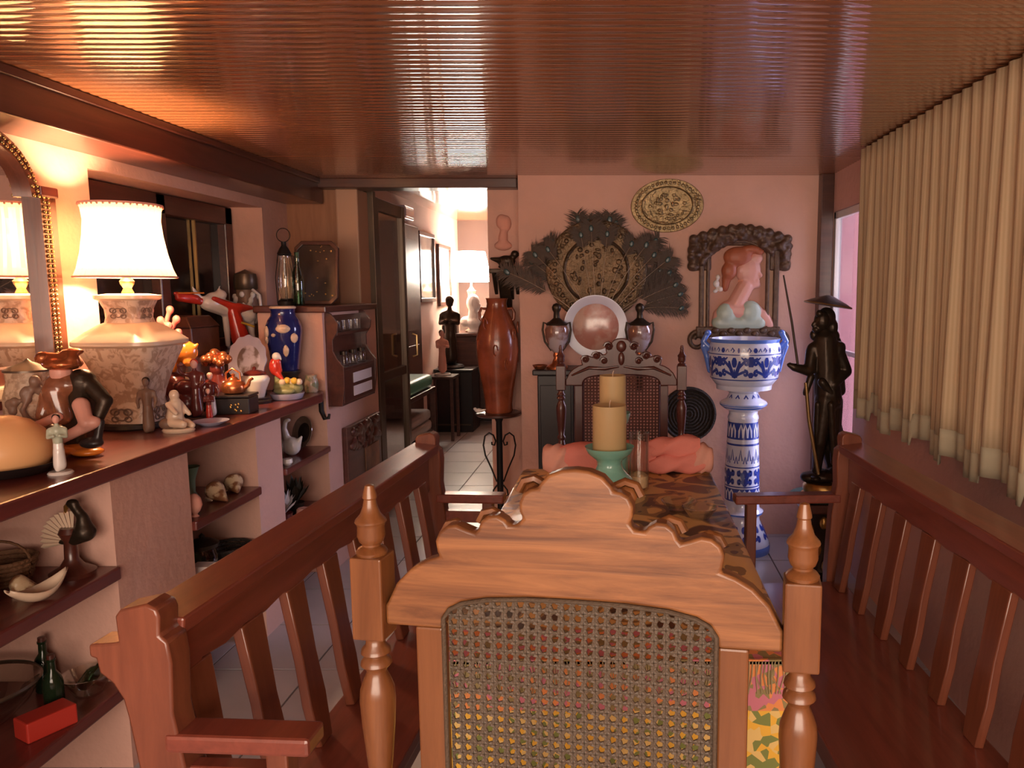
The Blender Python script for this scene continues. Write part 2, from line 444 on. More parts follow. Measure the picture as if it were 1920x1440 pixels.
# ------------------------------------------------------------------ high-backed chairs
def make_chair(label, loc, rz, mz, mx, cane):
    t = thing('dining_chair', label, 'chair', loc, rz)
    t.scale = (1.032, 1, 1)
    hw = .262
    # crest board outline (right half, then mirrored)
    half = [(0, 1.236), (.018, 1.2345), (.036, 1.228), (.048, 1.216), (.050, 1.2105), (.060, 1.2095), (.070, 1.204), (.0755, 1.193), (.0755, 1.181),
            (.071, 1.172), (.078, 1.164), (.086, 1.163), (.090, 1.169), (.100, 1.1745), (.112, 1.1735), (.122, 1.166), (.126, 1.156), (.130, 1.151),
            (.137, 1.156), (.147, 1.160), (.159, 1.158), (.169, 1.150), (.174, 1.138), (.172, 1.124), (.169, 1.118),
            (.187, 1.112), (.207, 1.100), (.226, 1.080), (.238, 1.055), (.2415, 1.05)]
    half = [(x * (.90 if i < 11 else .95 if i < 18 else 1), z) for i, (x, z) in enumerate(half)]
    top = [(-x, z) for x, z in reversed(half[1:])] + half
    arch = [(.2415, 1.024), (.168, 1.024), (.166, 1.040), (.158, 1.052), (.142, 1.061), (.11, 1.068), (.06, 1.072), (0, 1.073)]
    low = arch + [(-x, z) for x, z in reversed(arch[:-1])]
    MB().prism(top + low, -.012, .012, 'y').build('crest_board', mx, t, 30, .004, 3)
    # carved scrolls on the front face of the crest
    cv = MB()
    for sx in (-1, 1):
        for (x, z, r) in ((.055, 1.20, .020), (.108, 1.158, .018), (.155, 1.142, .017), (.075, 1.135, .015)):
            pts = []; rr = []
            for k in range(14):
                a = k / 13 * 3.2 * PI; q = r * (1 - k / 16)
                pts.append((sx * (x + q * math.cos(a)), .014, z + q * math.sin(a))); rr.append(.0055)
            cv.tube(pts, rr, 6)
            cv.ell((sx * x, .014, z), (.007, .009, .007), 8, 6)
        cv.tube([(sx * .01, .013, 1.11), (sx * .07, .016, 1.10), (sx * .14, .016, 1.105), (sx * .215, .013, 1.07)], [.004, .008, .008, .004], 6)
    cv.ell((0, .014, 1.20), (.022, .012, .026)); cv.ell((0, .014, 1.145), (.014, .010, .03))
    cv.build('carving', mz, t, 60)
    # stiles, lower rail, cane panel
    for sx in (-1, 1):
        MB().box(min(sx * .168, sx * .2035), max(sx * .168, sx * .2035), -.0105, .0105, .56, 1.024).build('stile', mz, t, 0, .003)
    MB().box(-.2415, .2415, -.0115, .0115, .50, .56).build('lower_rail', mx, t, 0, .004)
    # cane: strands with octagonal holes between them
    cn = MB(); p = .0142; nx = 23; nz = 36
    x0 = -nx * p / 2; z0 = 1.066 - nz * p
    for th_, ys in ((0, -.0016), (1, .0016)):
        pass
    for i in range(nx):
        for j in range(nz):
            cx = x0 + (i + .5) * p; cz = z0 + (j + .5) * p
            lim = 1.073 - max(0, (abs(cx) - .10)) ** 2 * 6.5
            if cz > lim - .004: continue
            h = p / 2; rh = .0043
            vs_ = []; fs = []
            for k in range(8):
                a = PI / 8 + k * PI / 4
                o_ = (math.cos(a), math.sin(a)); q = h / max(abs(o_[0]), abs(o_[1]))
                vs_.append((cx + o_[0] * q, 0, cz + o_[1] * q))
            for k in range(8):
                a = PI / 8 + k * PI / 4
                dx = random.uniform(.85, 1.1)
                vs_.append((cx + math.cos(a) * rh * dx, -.0012 if k % 2 else .0012, cz + math.sin(a) * rh * 1.1 * dx))
            cr = {0: (h, h), 2: (-h, h), 4: (-h, -h), 6: (h, -h)}
            for k in range(8): fs.append((k, (k + 1) % 8, 8 + (k + 1) % 8, 8 + k))
            for k, (ax, az) in cr.items():
                vs_.append((cx + ax, -.0008, cz + az)); fs.append((k, len(vs_) - 1, k + 1))
            cn.add(vs_, fs)
    co_ = cn.build('cane_panel', cane, t, 0)
    sd = co_.modifiers.new('thick', 'SOLIDIFY'); sd.thickness = .0022
    MB().tube([(-.166, -.012, .57), (-.166, -.012, 1.038), (-.158, -.012, 1.050), (-.142, -.012, 1.059), (-.11, -.012, 1.066), (-.06, -.012, 1.07), (0, -.012, 1.071),
               (.06, -.012, 1.07), (.11, -.012, 1.066), (.142, -.012, 1.059), (.158, -.012, 1.050), (.166, -.012, 1.038), (.166, -.012, .57)], .003, 6).build('cane_binding', cane, t, 60)
    # back posts: finial, block, turned shaft
    for sx in (-1, 1):
        c = (sx * hw, 0, 0)
        po = MB().box(c[0] - .0205, c[0] + .0205, -.0205, .0205, 1.004, 1.113).build('back_post', mz, t, 0, .0025)
        fin = [(.001, 1.205), (.0055, 1.203), (.0085, 1.190), (.0088, 1.187), (.0072, 1.185), (.009, 1.176), (.0125, 1.166), (.0185, 1.159), (.0195, 1.156), (.0175, 1.153),
               (.0165, 1.150), (.0172, 1.138), (.0145, 1.130), (.0115, 1.127), (.0115, 1.1245), (.0165, 1.1215), (.0195, 1.117), (.0185, 1.113)]
        MB().lathe(list(reversed(fin)), 20, c).build('finial', mz, po, 40)
        sh = [(.0185, 1.006), (.012, 1.0), (.0125, .992), (.0175, .986), (.0185, .981), (.013, .977), (.0185, .970), (.0195, .965), (.013, .958), (.0125, .954),
              (.0165, .945), (.0215, .930), (.0225, .915), (.0205, .88), (.016, .83), (.0125, .80), (.0185, .79), (.0185, .782), (.013, .775), (.02, .74), (.0205, .70), (.0165, .64), (.0125, .605), (.0185, .595), (.0185, .585)]
        MB().lathe(list(reversed(sh)), 20, c).build('turned_shaft', mz, po, 40)
        MB().box(c[0] - .0205, c[0] + .0205, -.0205, .0205, .0, .587).build('leg', mz, t, 0, .003)
        fl = [(.014, 0), (.020, .01), (.020, .04), (.013, .05), (.019, .10), (.022, .20), (.017, .28), (.013, .30), (.021, .31), (.021, .42)]
        MB().lathe(fl, 16, (sx * .235, .43, 0)).build('leg', mz, t, 40)
        MB().box(sx * .249 - .011, sx * .249 + .011, .02, .42, .14, .165).build('stretcher', mz, t, 0, .003)
    MB().box(-.27, .27, -.01, .46, .42, .455).build('seat', mx, t, 0, .008)
    MB().box(-.225, .225, .42, .44, .14, .165).build('stretcher', mx, t, 0, .003)
    return t
make_chair('honey-brown wooden chair with cane back and turned posts at the table end before us', (-.057, .912, 0), R(-9.0), M['honeyz'], M['honey'], M['cane'])
make_chair('dark carved chair with cane back standing between table and feather-hung wall', (-.012, 3.42, 0), R(180), M['chairdk'], M['chairdk'], M['chairdk'])

# ------------------------------------------------------------------ slatted settles
def make_bench(label, loc, rz, sg, L=1.46, A=.30, wy='bench', wz='benchz'):
    t = thing('settle_bench', label, 'bench', loc, rz)
    def X(*v): return [sg * q for q in v]
    def bx(x0, x1, y0, y1, z0, z1, name, m, par=t, bev=.004):
        a, c = sorted((sg * x0, sg * x1))
        return MB().box(a, c, y0, y1, z0, z1).build(name, m, par, 0, bev)
    # end boards with a rounded finger on top and an outward ledge
    for y in (0, L - .05):
        prof = [(-.012, .965), (.03, .975), (.046, .968), (.05, .955), (.048, .925), (.060, .915), (.064, .88), (.060, .80), (.075, .70), (.085, .50), (.085, 0), (.01, 0), (.01, .50), (.0, .70), (-.012, .79), (-.018, .82), (-.032, .845), (-.052, .862), (-.056, .885), (-.066, .888), (-.066, .908), (-.018, .912), (-.020, .955)]
        MB().prism([(sg * x, z) for x, z in prof], y, y + .05, 'y').build('end_post', M[wz], t, 25, .004)
    # cap rail, scalloped apron
    Mx = Matrix.Rotation(sg * R(-8), 4, 'Y')
    a, c = sorted((sg * -.035, sg * .05))
    o = MB().box(a, c, .045, L - .045, -.014, .014).build('top_rail', M[wy], t, 0, .004)
    o.location = (sg * .008, 0, .925); o.rotation_euler = (0, sg * R(6), 0)
    pts = [(.05, .915)] + [(L - .05, .915)]
    low = []
    n = 9; y0 = .05; y1 = L - .05
    low += [(y1, .775), (y1 - .03, .770), (y1 - .05, .79), (y1 - .065, .80), (y1 - .09, .805)]
    for k in range(n * 2):
        yy = y1 - .09 - (y1 - y0 - .18) * k / (n * 2 - 1)
        low.append((yy, .812 + (.008 if k % 2 else 0)))
    low += [(y0 + .09, .805), (y0 + .065, .80), (y0 + .05, .79), (y0 + .03, .770), (y0, .775)]
    a, c = sorted((sg * .0, sg * .024))
    MB().prism([(.05, .915)] + list(reversed(low)) + [(L - .05, .915)], a, c, 'x').build('apron', M[wy], t, 25, .003)
    # slats leaning in towards the seat
    ns = round((L - .25) / .172) + 1
    for k in range(ns):
        y = .05 + .075 + k * (L - .25) / (ns - 1)
        sl = MB().prism([(-.027, .0), (-.036, .10), (-.031, .20), (-.038, .36), (.038, .36), (.031, .20), (.036, .10), (.027, .0)], -.011, .011, 'x').build('back_slat', M[wz], t, 30, .003)
        sl.location = (sg * .068, y, .462); sl.rotation_euler = (0, sg * R(-8.5), 0)
    bx(.03, A - .01, .05, L - .05, .43, .462, 'seat', M[wy])
    bx(.06, .08, .05, L - .05, .34, .43, 'seat_rail', M[wy]); bx(A - .065, A - .045, .05, L - .05, .34, .43, 'seat_rail', M[wy])
    for y in (0, L - .05):
        ar = bx(.045, A, y - .004, y + .054, .735, .765, 'arm', M[wy], t, .006)
        if sg > 0: bx(.06, A - .06, y + .01, y + .04, .665, .705, 'arm_rail', M[wy])
        bx(A - .075, A - .04, y + .006, y + .044, 0, .737, 'leg', M[wz])
        bx(.08, A - .075, y + .012, y + .038, .36, .42, 'end_rail', M[wy])
    return t
make_bench('reddish slatted wooden settle facing the table with its back to the cluttered shelves', (-.758, 1.12, 0), R(-3.2), 1, 1.46, .275)
make_bench('slatted wooden settle standing along the wall below the pleated curtain', (.898, .60, 0), R(3.6), -1, 1.98, .405)

# ------------------------------------------------------------------ table
tb = thing('dining_table', 'narrow dining table under a brown and ochre printed cloth', 'table', (-.03, 2.15, 0))
MB().box(-.345, .345, -.75, .75, .725, .758).build('tabletop', M['bench'], tb, 0, .004)
for sx in (-1, 1):
    for sy in (-1, 1):
        MB().lathe([(.025, 0), (.032, .04), (.022, .08), (.035, .25), (.03, .5), (.022, .58), (.036, .6), (.036, .725)], 14, (sx * .30, sy * .68, 0)).build('leg', M['benchz'], tb, 40)
m, nt, p = newmat('printed_cloth')
tc = nt.nodes.new('ShaderNodeTexCoord')
n1 = nt.nodes.new('ShaderNodeTexNoise'); n1.inputs['Scale'].default_value = 6.5; n1.inputs['Detail'].default_value = 1.5; n1.inputs['Distortion'].default_value = 1.2
rp = nt.nodes.new('ShaderNodeValToRGB'); rp.color_ramp.interpolation = 'CONSTANT'
el = rp.color_ramp.elements
el[0].position = 0; el[0].color = (.07, .035, .018, 1)
el[1].position = .40; el[1].color = (.26, .15, .05, 1)
for pos, c_ in ((.45, (.66, .41, .14)), (.60, (.28, .17, .05)), (.64, (.10, .045, .022))):
    e = el.new(pos); e.color = (*c_, 1)
nt.links.new(tc.outputs['Object'], n1.inputs['Vector']); nt.links.new(n1.outputs['Fac'], rp.inputs['Fac'])
nt.links.new(rp.outputs['Color'], p.inputs['Base Color']); p.inputs['Roughness'].default_value = .45; p.inputs['Coat Weight'].default_value = .25
M['cloth'] = m
tcl = thing('tablecloth', 'brown and ochre printed cloth draped over the dining table', 'tablecloth', (-.03, 2.15, .758))
# draped sheet: top plus wavy skirt
bm_ = MB(); hx, hy = .352, .758; per = []
N = 140
def rim(s):
    Ls = [2 * hx, 2 * hy, 2 * hx, 2 * hy]; T = sum(Ls); d = s * T
    if d < Ls[0]: return (-hx + d, -hy, 0, -1)
    d -= Ls[0]
    if d < Ls[1]: return (hx, -hy + d, 1, 0)
    d -= Ls[1]
    if d < Ls[2]: return (hx - d, hy, 0, 1)
    d -= Ls[2]
    return (-hx, hy - d, -1, 0)
rows = [(0, .004), (.006, .002), (.009, -.006), (.011, -.05), (.013, -.12), (.014, -.20)]
vs_ = []; fs = []
for (off, z) in rows:
    for k in range(N):
        x, y, nx_, ny_ = rim(k / N)
        wv = 1 + (.8 * math.sin(k * .9) + .4 * math.sin(k * 2.1)) * min(1, max(0, -z * 6))
        vs_.append((x + nx_ * off * wv, y + ny_ * off * wv, z))
for i in range(len(rows) - 1):
    for k in range(N):
        k2 = (k + 1) % N; fs.append((i * N + k, i * N + k2, (i + 1) * N + k2, (i + 1) * N + k))
fs.append(tuple(range(N)))
tcx = MB().add(vs_, fs).build('cloth_sheet', M['cloth'], tcl, 50)
# flowered corner of a cloth hanging at the table end, seen beside the chair post
fc = thing('flowered_shawl', 'yellow and green flowered cloth with grey fringe hanging from the table end', 'cloth', (.19, 1.348, .772))
poly = [(-.54, 0), (.12, 0), (.12, -.10), (.10, -.22), (.07, -.27), (.05, -.25)] + [(.02 - .04 * k, -.25 - .02 * (k % 2)) for k in range(14)] + [(-.54, -.20)]
bmv = MB().prism(poly, -.003, .003, 'y')
bmv.box(-.54, .12, -.003, .13, -.0085, -.003)
m, nt, p = newmat('floral_print')
tc = nt.nodes.new('ShaderNodeTexCoord'); v = nt.nodes.new('ShaderNodeTexVoronoi'); v.inputs['Scale'].default_value = 62
sx_ = nt.nodes.new('ShaderNodeSeparateXYZ'); sc3 = nt.nodes.new('ShaderNodeSeparateColor')
nt.links.new(tc.outputs['Object'], v.inputs['Vector']); nt.links.new(tc.outputs['Object'], sx_.inputs[0]); nt.links.new(v.outputs['Color'], sc3.inputs[0])
ramps = []
for cols in (((.85, .50, .06), (.22, .26, .07), (.80, .58, .20)), ((.80, .30, .10), (.60, .20, .26), (.30, .24, .10))):
    rp = nt.nodes.new('ShaderNodeValToRGB'); rp.color_ramp.interpolation = 'CONSTANT'; el = rp.color_ramp.elements
    el[0].color = (*cols[0], 1); el[1].position = .38; el[1].color = (*cols[1], 1); e = el.new(.68); e.color = (*cols[2], 1)
    nt.links.new(sc3.outputs[0], rp.inputs['Fac']); ramps.append(rp)
st2 = nt.nodes.new('ShaderNodeMath'); st2.operation = 'GREATER_THAN'; st2.inputs[1].default_value = -.10
nt.links.new(sx_.outputs[2], st2.inputs[0])
mx2 = nt.nodes.new('ShaderNodeMix'); mx2.data_type = 'RGBA'
nt.links.new(st2.outputs[0], mx2.inputs[0]); nt.links.new(ramps[0].outputs[0], mx2.inputs[6]); nt.links.new(ramps[1].outputs[0], mx2.inputs[7])
nt.links.new(mx2.outputs[2], p.inputs['Base Color']); p.inputs['Roughness'].default_value = .8
bmv.build('cloth_corner', m, fc, 0)
fg = MB()
for k in range(110):
    x = -.535 + k * .006
    fg.tube([(x, -.005, -.002), (x + random.uniform(-.006, .006), -.008, -.03), (x + random.uniform(-.012, .012), -.006, -.065)], .0012, 4)
fg.build('fringe', plain('grey_fringe', (.36, .30, .16), .9), fc, 60)
# print on the near drop of the cloth: bright flower heads
# ------------------------------------------------------------------ things on the table
TZ = .763
def candle(label, hl, px, d, r, h, hz, k):
    x = atY(px, 900, d).x
    t = thing('candle_holder', hl, 'candle holder', (x, d, TZ))
    pr = [(.062, 0), (.070, .004), (.073, .02), (.074, .055), (.078, .062), (.073, .070), (.060, .082), (.046, .10), (.040, .118), (.042, .130), (.056, .142), (.072, .156), (.080, .172), (.082, .178), (.077, .176), (.063, .167), (.002, .166)]
    pr = [(a * k, z * hz / .178) for a, z in pr]
    MB().lathe(pr, 36).build('holder_body', M['celadon'], t, 45)
    cz = .166 * hz / .178
    c = thing('candle', label, 'candle', (x, d, TZ + cz))
    MB().lathe([(r * .97, 0), (r, .004), (r, h - .006), (r * .97, h), (r * .85, h - .002), (r * .4, h - .008), (.002, h - .009)], 36).build('wax_pillar', M['wax'], c, 45)
    MB().tube([(0, 0, h - .012), (.001, 0, h + .008), (.004, 0, h + .016)], .0015, 6).build('wick', M['cream'], c)
candle('thick cream pillar candle on the shorter green holder', 'shorter green glazed candle holder with wide dish', 1143, 2.50, .056, .150, .172, 1.0)
candle('cream pillar candle rising behind the thicker candle', 'taller green glazed candle holder behind the shorter one', 1149, 2.69, .047, .150, .255, .78)
def tumbler(name, label, cat, loc, r0, r1, h, m, fill=None):
    t = thing(name, label, cat, loc)
    MB().lathe([(r0 * .9, 0), (r0, .003), (r1, h), (r1 - .003, h), (r0 - .003, .008), (.001, .007)], 28, closed=False).build('glass_body', m, t, 45)
    if fill: MB().lathe([(r0 * .85, .009), (r0 * .93, .012), (r0 * .95, .05), (r0 * .4, .062), (.001, .06)], 20).build('filling', fill, t, 45)
    return t
tumbler('hurricane_glass', 'tall clear glass cylinder with sand beside the green candle holder', 'glass', (.052, 2.60, TZ), .034, .034, .20, M['glass'], M['sand'])
tumbler('glass_bowl', 'low clear glass bowl on the printed tablecloth, closer to the candles', 'bowl', atZ(1272, 958, TZ), .03, .055, .035, M['glass'])
tumbler('glass_bowl', 'low clear glass bowl on the printed tablecloth, closer to the curtained side', 'bowl', atZ(1312, 972, TZ), .03, .055, .038, M['glass'])
# folded pink cloth
pc = thing('folded_cloth', 'folded pink cotton cloth heaped at the far table end', 'cloth', (.02, 2.845, TZ))
def fold(name, m, x0, x1, z0, z1, y0, y1, seed, tilt=0):
    rnd = random.Random(seed); n = 16; mm = 20; vs_ = []; fs = []
    for i in range(n):
        u = i / (n - 1); x = x0 + (x1 - x0) * u
        sh = 1 - .25 * abs(2 * u - 1) ** 4
        for k in range(mm):
            a = 2 * PI * k / mm
            ca, sa = math.cos(a), math.sin(a); q = (abs(ca) ** 3 + abs(sa) ** 3) ** (-1 / 3)
            yy = (y0 + y1) / 2 + (y1 - y0) / 2 * q * ca * sh + .006 * math.sin(u * 9 + k + seed)
            zz = (z0 + z1) / 2 + (z1 - z0) / 2 * q * sa * sh + .005 * math.sin(u * 13 + seed * 2 + a * 2) + tilt * (u - .5) * (1 + sa) / 2
            vs_.append((x, yy, max(zz, z0)))
    for i in range(n - 1):
        for k in range(mm):
            fs.append((i * mm + k, i * mm + (k + 1) % mm, (i + 1) * mm + (k + 1) % mm, (i + 1) * mm + k))
    fs.append(tuple(range(mm))); fs.append(tuple((n - 1) * mm + k for k in range(mm)))
    return MB().add(vs_, fs).build(name, m, pc, 60)
fold('fold_roll', M['pinkcloth'], -.29, .10, .0, .115, -.035, .055, 1, .02)
fold('fold_end', M['pinkpale'], -.325, -.23, .0, .105, -.042, .058, 2)
fold('fold_layer', M['pinkcloth'], .06, .29, .0, .075, -.04, .06, 3, .03)
fold('fold_layer', M['pinkcloth'], .06, .265, .06, .135, -.03, .05, 4, .02)
fold('fold_end', M['pinkpale'], .235, .315, .0, .11, -.035, .055, 5, -.02)

# ------------------------------------------------------------------ curtain
cu = thing('pleated_curtain', 'cream pleated curtain hanging along the right wall above the settle', 'curtain', (1.08, 0, 0))
ny = 520; Y0, Y1 = .45, 3.60; ztop = 2.06
def cx_(y, z):
    k = (ztop - z) / 1.2
    a = .007 + .001 * k
    ph = y * 2 * PI / .075
    return a * math.sin(ph + .8 * math.sin(y * 5) * k) + .016 * k * math.sin(y * 2 * PI / .27 + 1 + .7 * math.sin(y * 3.1)) + .006 * k * math.sin(y * 2 * PI / .13 + 2)
def hemz(y): return .875 + .03 * (1 if math.sin(y * 2 * PI / .27 + .6) > 0 else -.3) * (.5 + .5 * abs(math.sin(y * 4.3))) + .008 * math.sin(y * 9.7)
def sheet(z_from, z_to, nz):
    vs_ = []; fs = []
    for i in range(ny):
        y = Y0 + (Y1 - Y0) * i / (ny - 1)
        for j in range(nz):
            z = z_from(y) + (z_to(y) - z_from(y)) * j / (nz - 1)
            vs_.append((cx_(y, z), y, z))
    for i in range(ny - 1):
        for j in range(nz - 1):
            fs.append((i * nz + j, (i + 1) * nz + j, (i + 1) * nz + j + 1, i * nz + j + 1))
    return MB().add(vs_, fs)
m, nt, p = newmat('cream_weave')
tc = nt.nodes.new('ShaderNodeTexCoord'); wv = nt.nodes.new('ShaderNodeTexWave'); wv.bands_direction = 'Y'; wv.inputs['Scale'].default_value = 28; wv.inputs['Distortion'].default_value = .3
rp = nt.nodes.new('ShaderNodeValToRGB'); rp.color_ramp.elements[0].color = (.50, .375, .225, 1); rp.color_ramp.elements[1].color = (.58, .455, .29, 1)
nt.links.new(tc.outputs['Object'], wv.inputs['Vector']); nt.links.new(wv.outputs['Fac'], rp.inputs['Fac']); nt.links.new(rp.outputs['Color'], p.inputs['Base Color']); p.inputs['Roughness'].default_value = .9
M['curtain'] = m
M['hemcl'] = plain('curtain_hem', (.44, .40, .28), .9)
o = sheet(lambda y: hemz(y) + .09, lambda y: ztop + .02, 14).build('curtain_panel', M['curtain'], cu, 80)
o.modifiers.new('thick', 'SOLIDIFY').thickness = .003
o = sheet(hemz, lambda y: hemz(y) + .091, 4).build('hem', M['hemcl'], cu, 80)
o.modifiers.new('thick', 'SOLIDIFY').thickness = .004
MB().box(.012, .04, Y0, Y1, ztop - .005, ztop + .022).build('curtain_track', M['dark'], cu, 0, .003)
#@@SMALL
# ------------------------------------------------------------------ counter and shelves on the left
KZ = .95
def shelf_board(name, label, pts, z0, z1, m=None):
    o = MB().prism(pts, z0, z1, 'z').build(name, m or M['shelf'], None, 0, .006)
    return tag(o, label, 'shelf')
shelf_board('counter_shelf', 'long dark red wooden counter shelf carrying the lamp and figurines', [(-2.0, .8), (-1.465, .8), (-1.465, 3.70), (-1.50, 3.80), (-1.55, 3.828), (-2.0, 3.828)], .905, KZ)
shelf_board('niche_shelf', 'upper dark shelf under the counter with the toucan figure', [(-2.0, 1.25), (-1.485, 1.25), (-1.485, 2.188), (-2.0, 2.188)], .60, .64)
shelf_board('niche_shelf', 'lower dark shelf under the counter with the glass bowls and red box', [(-2.0, 1.25), (-1.485, 1.25), (-1.485, 2.188), (-2.0, 2.188)], .24, .28)
shelf_board('niche_shelf', 'upper dark shelf in the niche with the two shells', [(-2.0, 2.592), (-1.485, 2.592), (-1.485, 3.078), (-2.0, 3.078)], .615, .65)
shelf_board('niche_shelf', 'lower dark shelf in the niche with lidded glass jar', [(-2.0, 2.592), (-1.485, 2.592), (-1.485, 3.078), (-2.0, 3.078)], .33, .36)
shelf_board('niche_shelf', 'upper dark shelf in the niche with standing glass plate', [(-2.0, 3.312), (-1.485, 3.312), (-1.485, 3.828), (-2.0, 3.828)], .635, .665)
shelf_board('niche_shelf', 'lower dark shelf in the niche with dark potted plants', [(-2.0, 3.312), (-1.485, 3.312), (-1.485, 3.828), (-2.0, 3.828)], .35, .38)
shelf_board('window_sill_board', 'dark ledge below the niche window carrying the bull', [(-2.16, 2.945), (-1.90, 2.945), (-1.90, 3.80), (-1.93, 3.84), (-1.93, 4.32), (-2.16, 4.32)], 1.121, 1.15)
shelf_board('corner_top_board', 'dark wooden board topping the half wall under the octagonal tray', [(-1.83, 3.80), (-1.47, 3.80), (-1.47, 4.60), (-1.83, 4.60)], 1.336, 1.37, M['dark'])

# ------------------------------------------------------------------ table lamp
def pleated_shade(b, prof, n=72, amp=.0022):
    vs_ = []; fs = []
    for (r, z) in prof:
        for k in range(n):
            a = 2 * PI * k / n; q = r + (amp if k % 2 else -amp)
            vs_.append((q * math.cos(a), q * math.sin(a), z))
    for i in range(len(prof) - 1):
        for k in range(n):
            k2 = (k + 1) % n; fs.append((i * n + k, i * n + k2, (i + 1) * n + k2, (i + 1) * n + k))
    return b.add(vs_, fs)
def shade_mat(name, col, es):
    m, nt, p = newmat(name)
    p.inputs['Base Color'].default_value = (*col, 1); p.inputs['Roughness'].default_value = .9
    p.inputs['Emission Color'].default_value = (*col, 1); p.inputs['Emission Strength'].default_value = es
    return m
def point(name, loc, e, col, r=.04, parent=None):
    l = bpy.data.lights.new(name, 'POINT'); l.energy = e; l.color = col; l.shadow_soft_size = r
    o = bpy.data.objects.new(name, l); C.objects.link(o); o.location = loc
    if parent: o.parent = parent
    return o
LX, LY = -1.795, 2.80
lp = thing('table_lamp', 'lit table lamp with pleated cream shade on carved square-shouldered vase', 'lamp', (LX, LY, KZ))
m, nt, p = newmat('carved_ivory')
tc = nt.nodes.new('ShaderNodeTexCoord'); v = nt.nodes.new('ShaderNodeTexNoise'); v.inputs['Scale'].default_value = 26; v.inputs['Detail'].default_value = 4; v.inputs['Distortion'].default_value = 1.5
rp = nt.nodes.new('ShaderNodeValToRGB'); rp.color_ramp.elements[0].position = .42; rp.color_ramp.elements[1].position = .54
rp.color_ramp.elements[0].color = (.43, .28, .19, 1); rp.color_ramp.elements[1].color = (.66, .50, .38, 1)
nt.links.new(tc.outputs['Object'], v.inputs['Vector']); nt.links.new(v.outputs['Fac'], rp.inputs['Fac']); nt.links.new(rp.outputs['Color'], p.inputs['Base Color'])
bp = nt.nodes.new('ShaderNodeBump'); bp.inputs['Strength'].default_value = .5; bp.inputs['Distance'].default_value = .004
nt.links.new(v.outputs['Fac'], bp.inputs['Height']); nt.links.new(bp.outputs['Normal'], p.inputs['Normal']); p.inputs['Roughness'].default_value = .35
M['ivory'] = m
MB().lathe([(.115, 0), (.12, .006), (.115, .018), (.09, .022)], 32).build('wooden_foot', M['black'], lp, 45)
body = [(.088, .022), (.088, .05), (.082, .075), (.078, .10), (.082, .13), (.10, .19), (.122, .25), (.136, .285), (.138, .30)]
MB().lathe(body, 40, power=5).build('vase_body', M['ivory'], lp, 40)
MB().lathe([(.150, .298), (.158, .306), (.157, .318), (.120, .350), (.085, .375), (.070, .382)], 40, power=4).build('vase_shoulder', M['cream'], lp, 45)
MB().lathe([(.064, .382), (.060, .40), (.062, .43), (.074, .462)], 40, power=6).build('vase_neck', M['ivory'], lp, 40)
MB().lathe([(.076, .462), (.086, .468), (.086, .480), (.05, .486)], 40, power=6).build('vase_rim', M['cream'], lp, 40)
for sgn in (-1, 1):   # raised cartouches
    for ax in (0, 1):
        q = MB()
        for (dx, dz, rr_) in ((0, 0, .02), (-.018, .008, .011), (.018, .008, .011), (-.018, -.012, .009), (.018, -.012, .009)):
            pts = [(dx + rr_ * math.cos(t_ * PI / 6), 0, dz + rr_ * .8 * math.sin(t_ * PI / 6)) for t_ in range(13)]
            q.tube(pts, .0022, 5, False)
        q2 = MB()
        Mt = Matrix.Rotation(ax * PI / 2 + (PI if sgn > 0 else 0), 4, 'Z')
        q2.add([Mt @ (Vector(v_) + Vector((0, -.0635, .418))) for v_ in q.v], q.f)
        q2.build('cartouche', M['brownfig'], lp, 60)
        q2 = MB()
        q2.add([Mt @ (Vector(v_) * 1.3 + Vector((0, -.089, .055))) for v_ in q.v], q.f)
        q2.build('cartouche', M['brownfig'], lp, 60)
MB().lathe([(.018, .485), (.020, .49), (.013, .505), (.022, .52), (.024, .53), (.012, .545), (.010, .575)], 20).build('lamp_stem', M['brassp'], lp, 45)
sp = [(.158, .545), (.146, .575), (.132, .63), (.122, .69), (.117, .745), (.121, .782), (.126, .80)]
b = MB(); pleated_shade(b, sp)
m, nt, p = newmat('translucent_cream_shade')
tl = nt.nodes.new('ShaderNodeBsdfTranslucent'); tl.inputs[0].default_value = (.30, .235, .165, 1)
df = nt.nodes.new('ShaderNodeBsdfDiffuse'); df.inputs[0].default_value = (.55, .42, .30, 1)
mx = nt.nodes.new('ShaderNodeMixShader'); mx.inputs[0].default_value = .5
nt.links.new(df.outputs[0], mx.inputs[1]); nt.links.new(tl.outputs[0], mx.inputs[2]); nt.links.new(mx.outputs[0], nt.nodes['Material Output'].inputs[0])
M['shade'] = m
o = b.build('lamp_shade', M['shade'], lp, 0)
for (z, r) in ((.545, .160), (.80, .1275)):
    t_ = MB()
    t_.tube([(r * math.cos(a * PI / 24), r * math.sin(a * PI / 24), z) for a in range(49)], .004, 6, False)
    t_.build('shade_trim', M['pinkpale'], o, 60)
tz_ = MB()
for k in range(40): tz_.ell((.1285 * math.cos(k * PI / 20), .1285 * math.sin(k * PI / 20), .795), (.004, .004, .005), 6, 4)
tz_.build('scallop_edge', M['pinkpale'], o, 60)
point('table_lamp_bulb', (LX, LY, KZ + .66), 38, (1.0, .62, .34), .045)

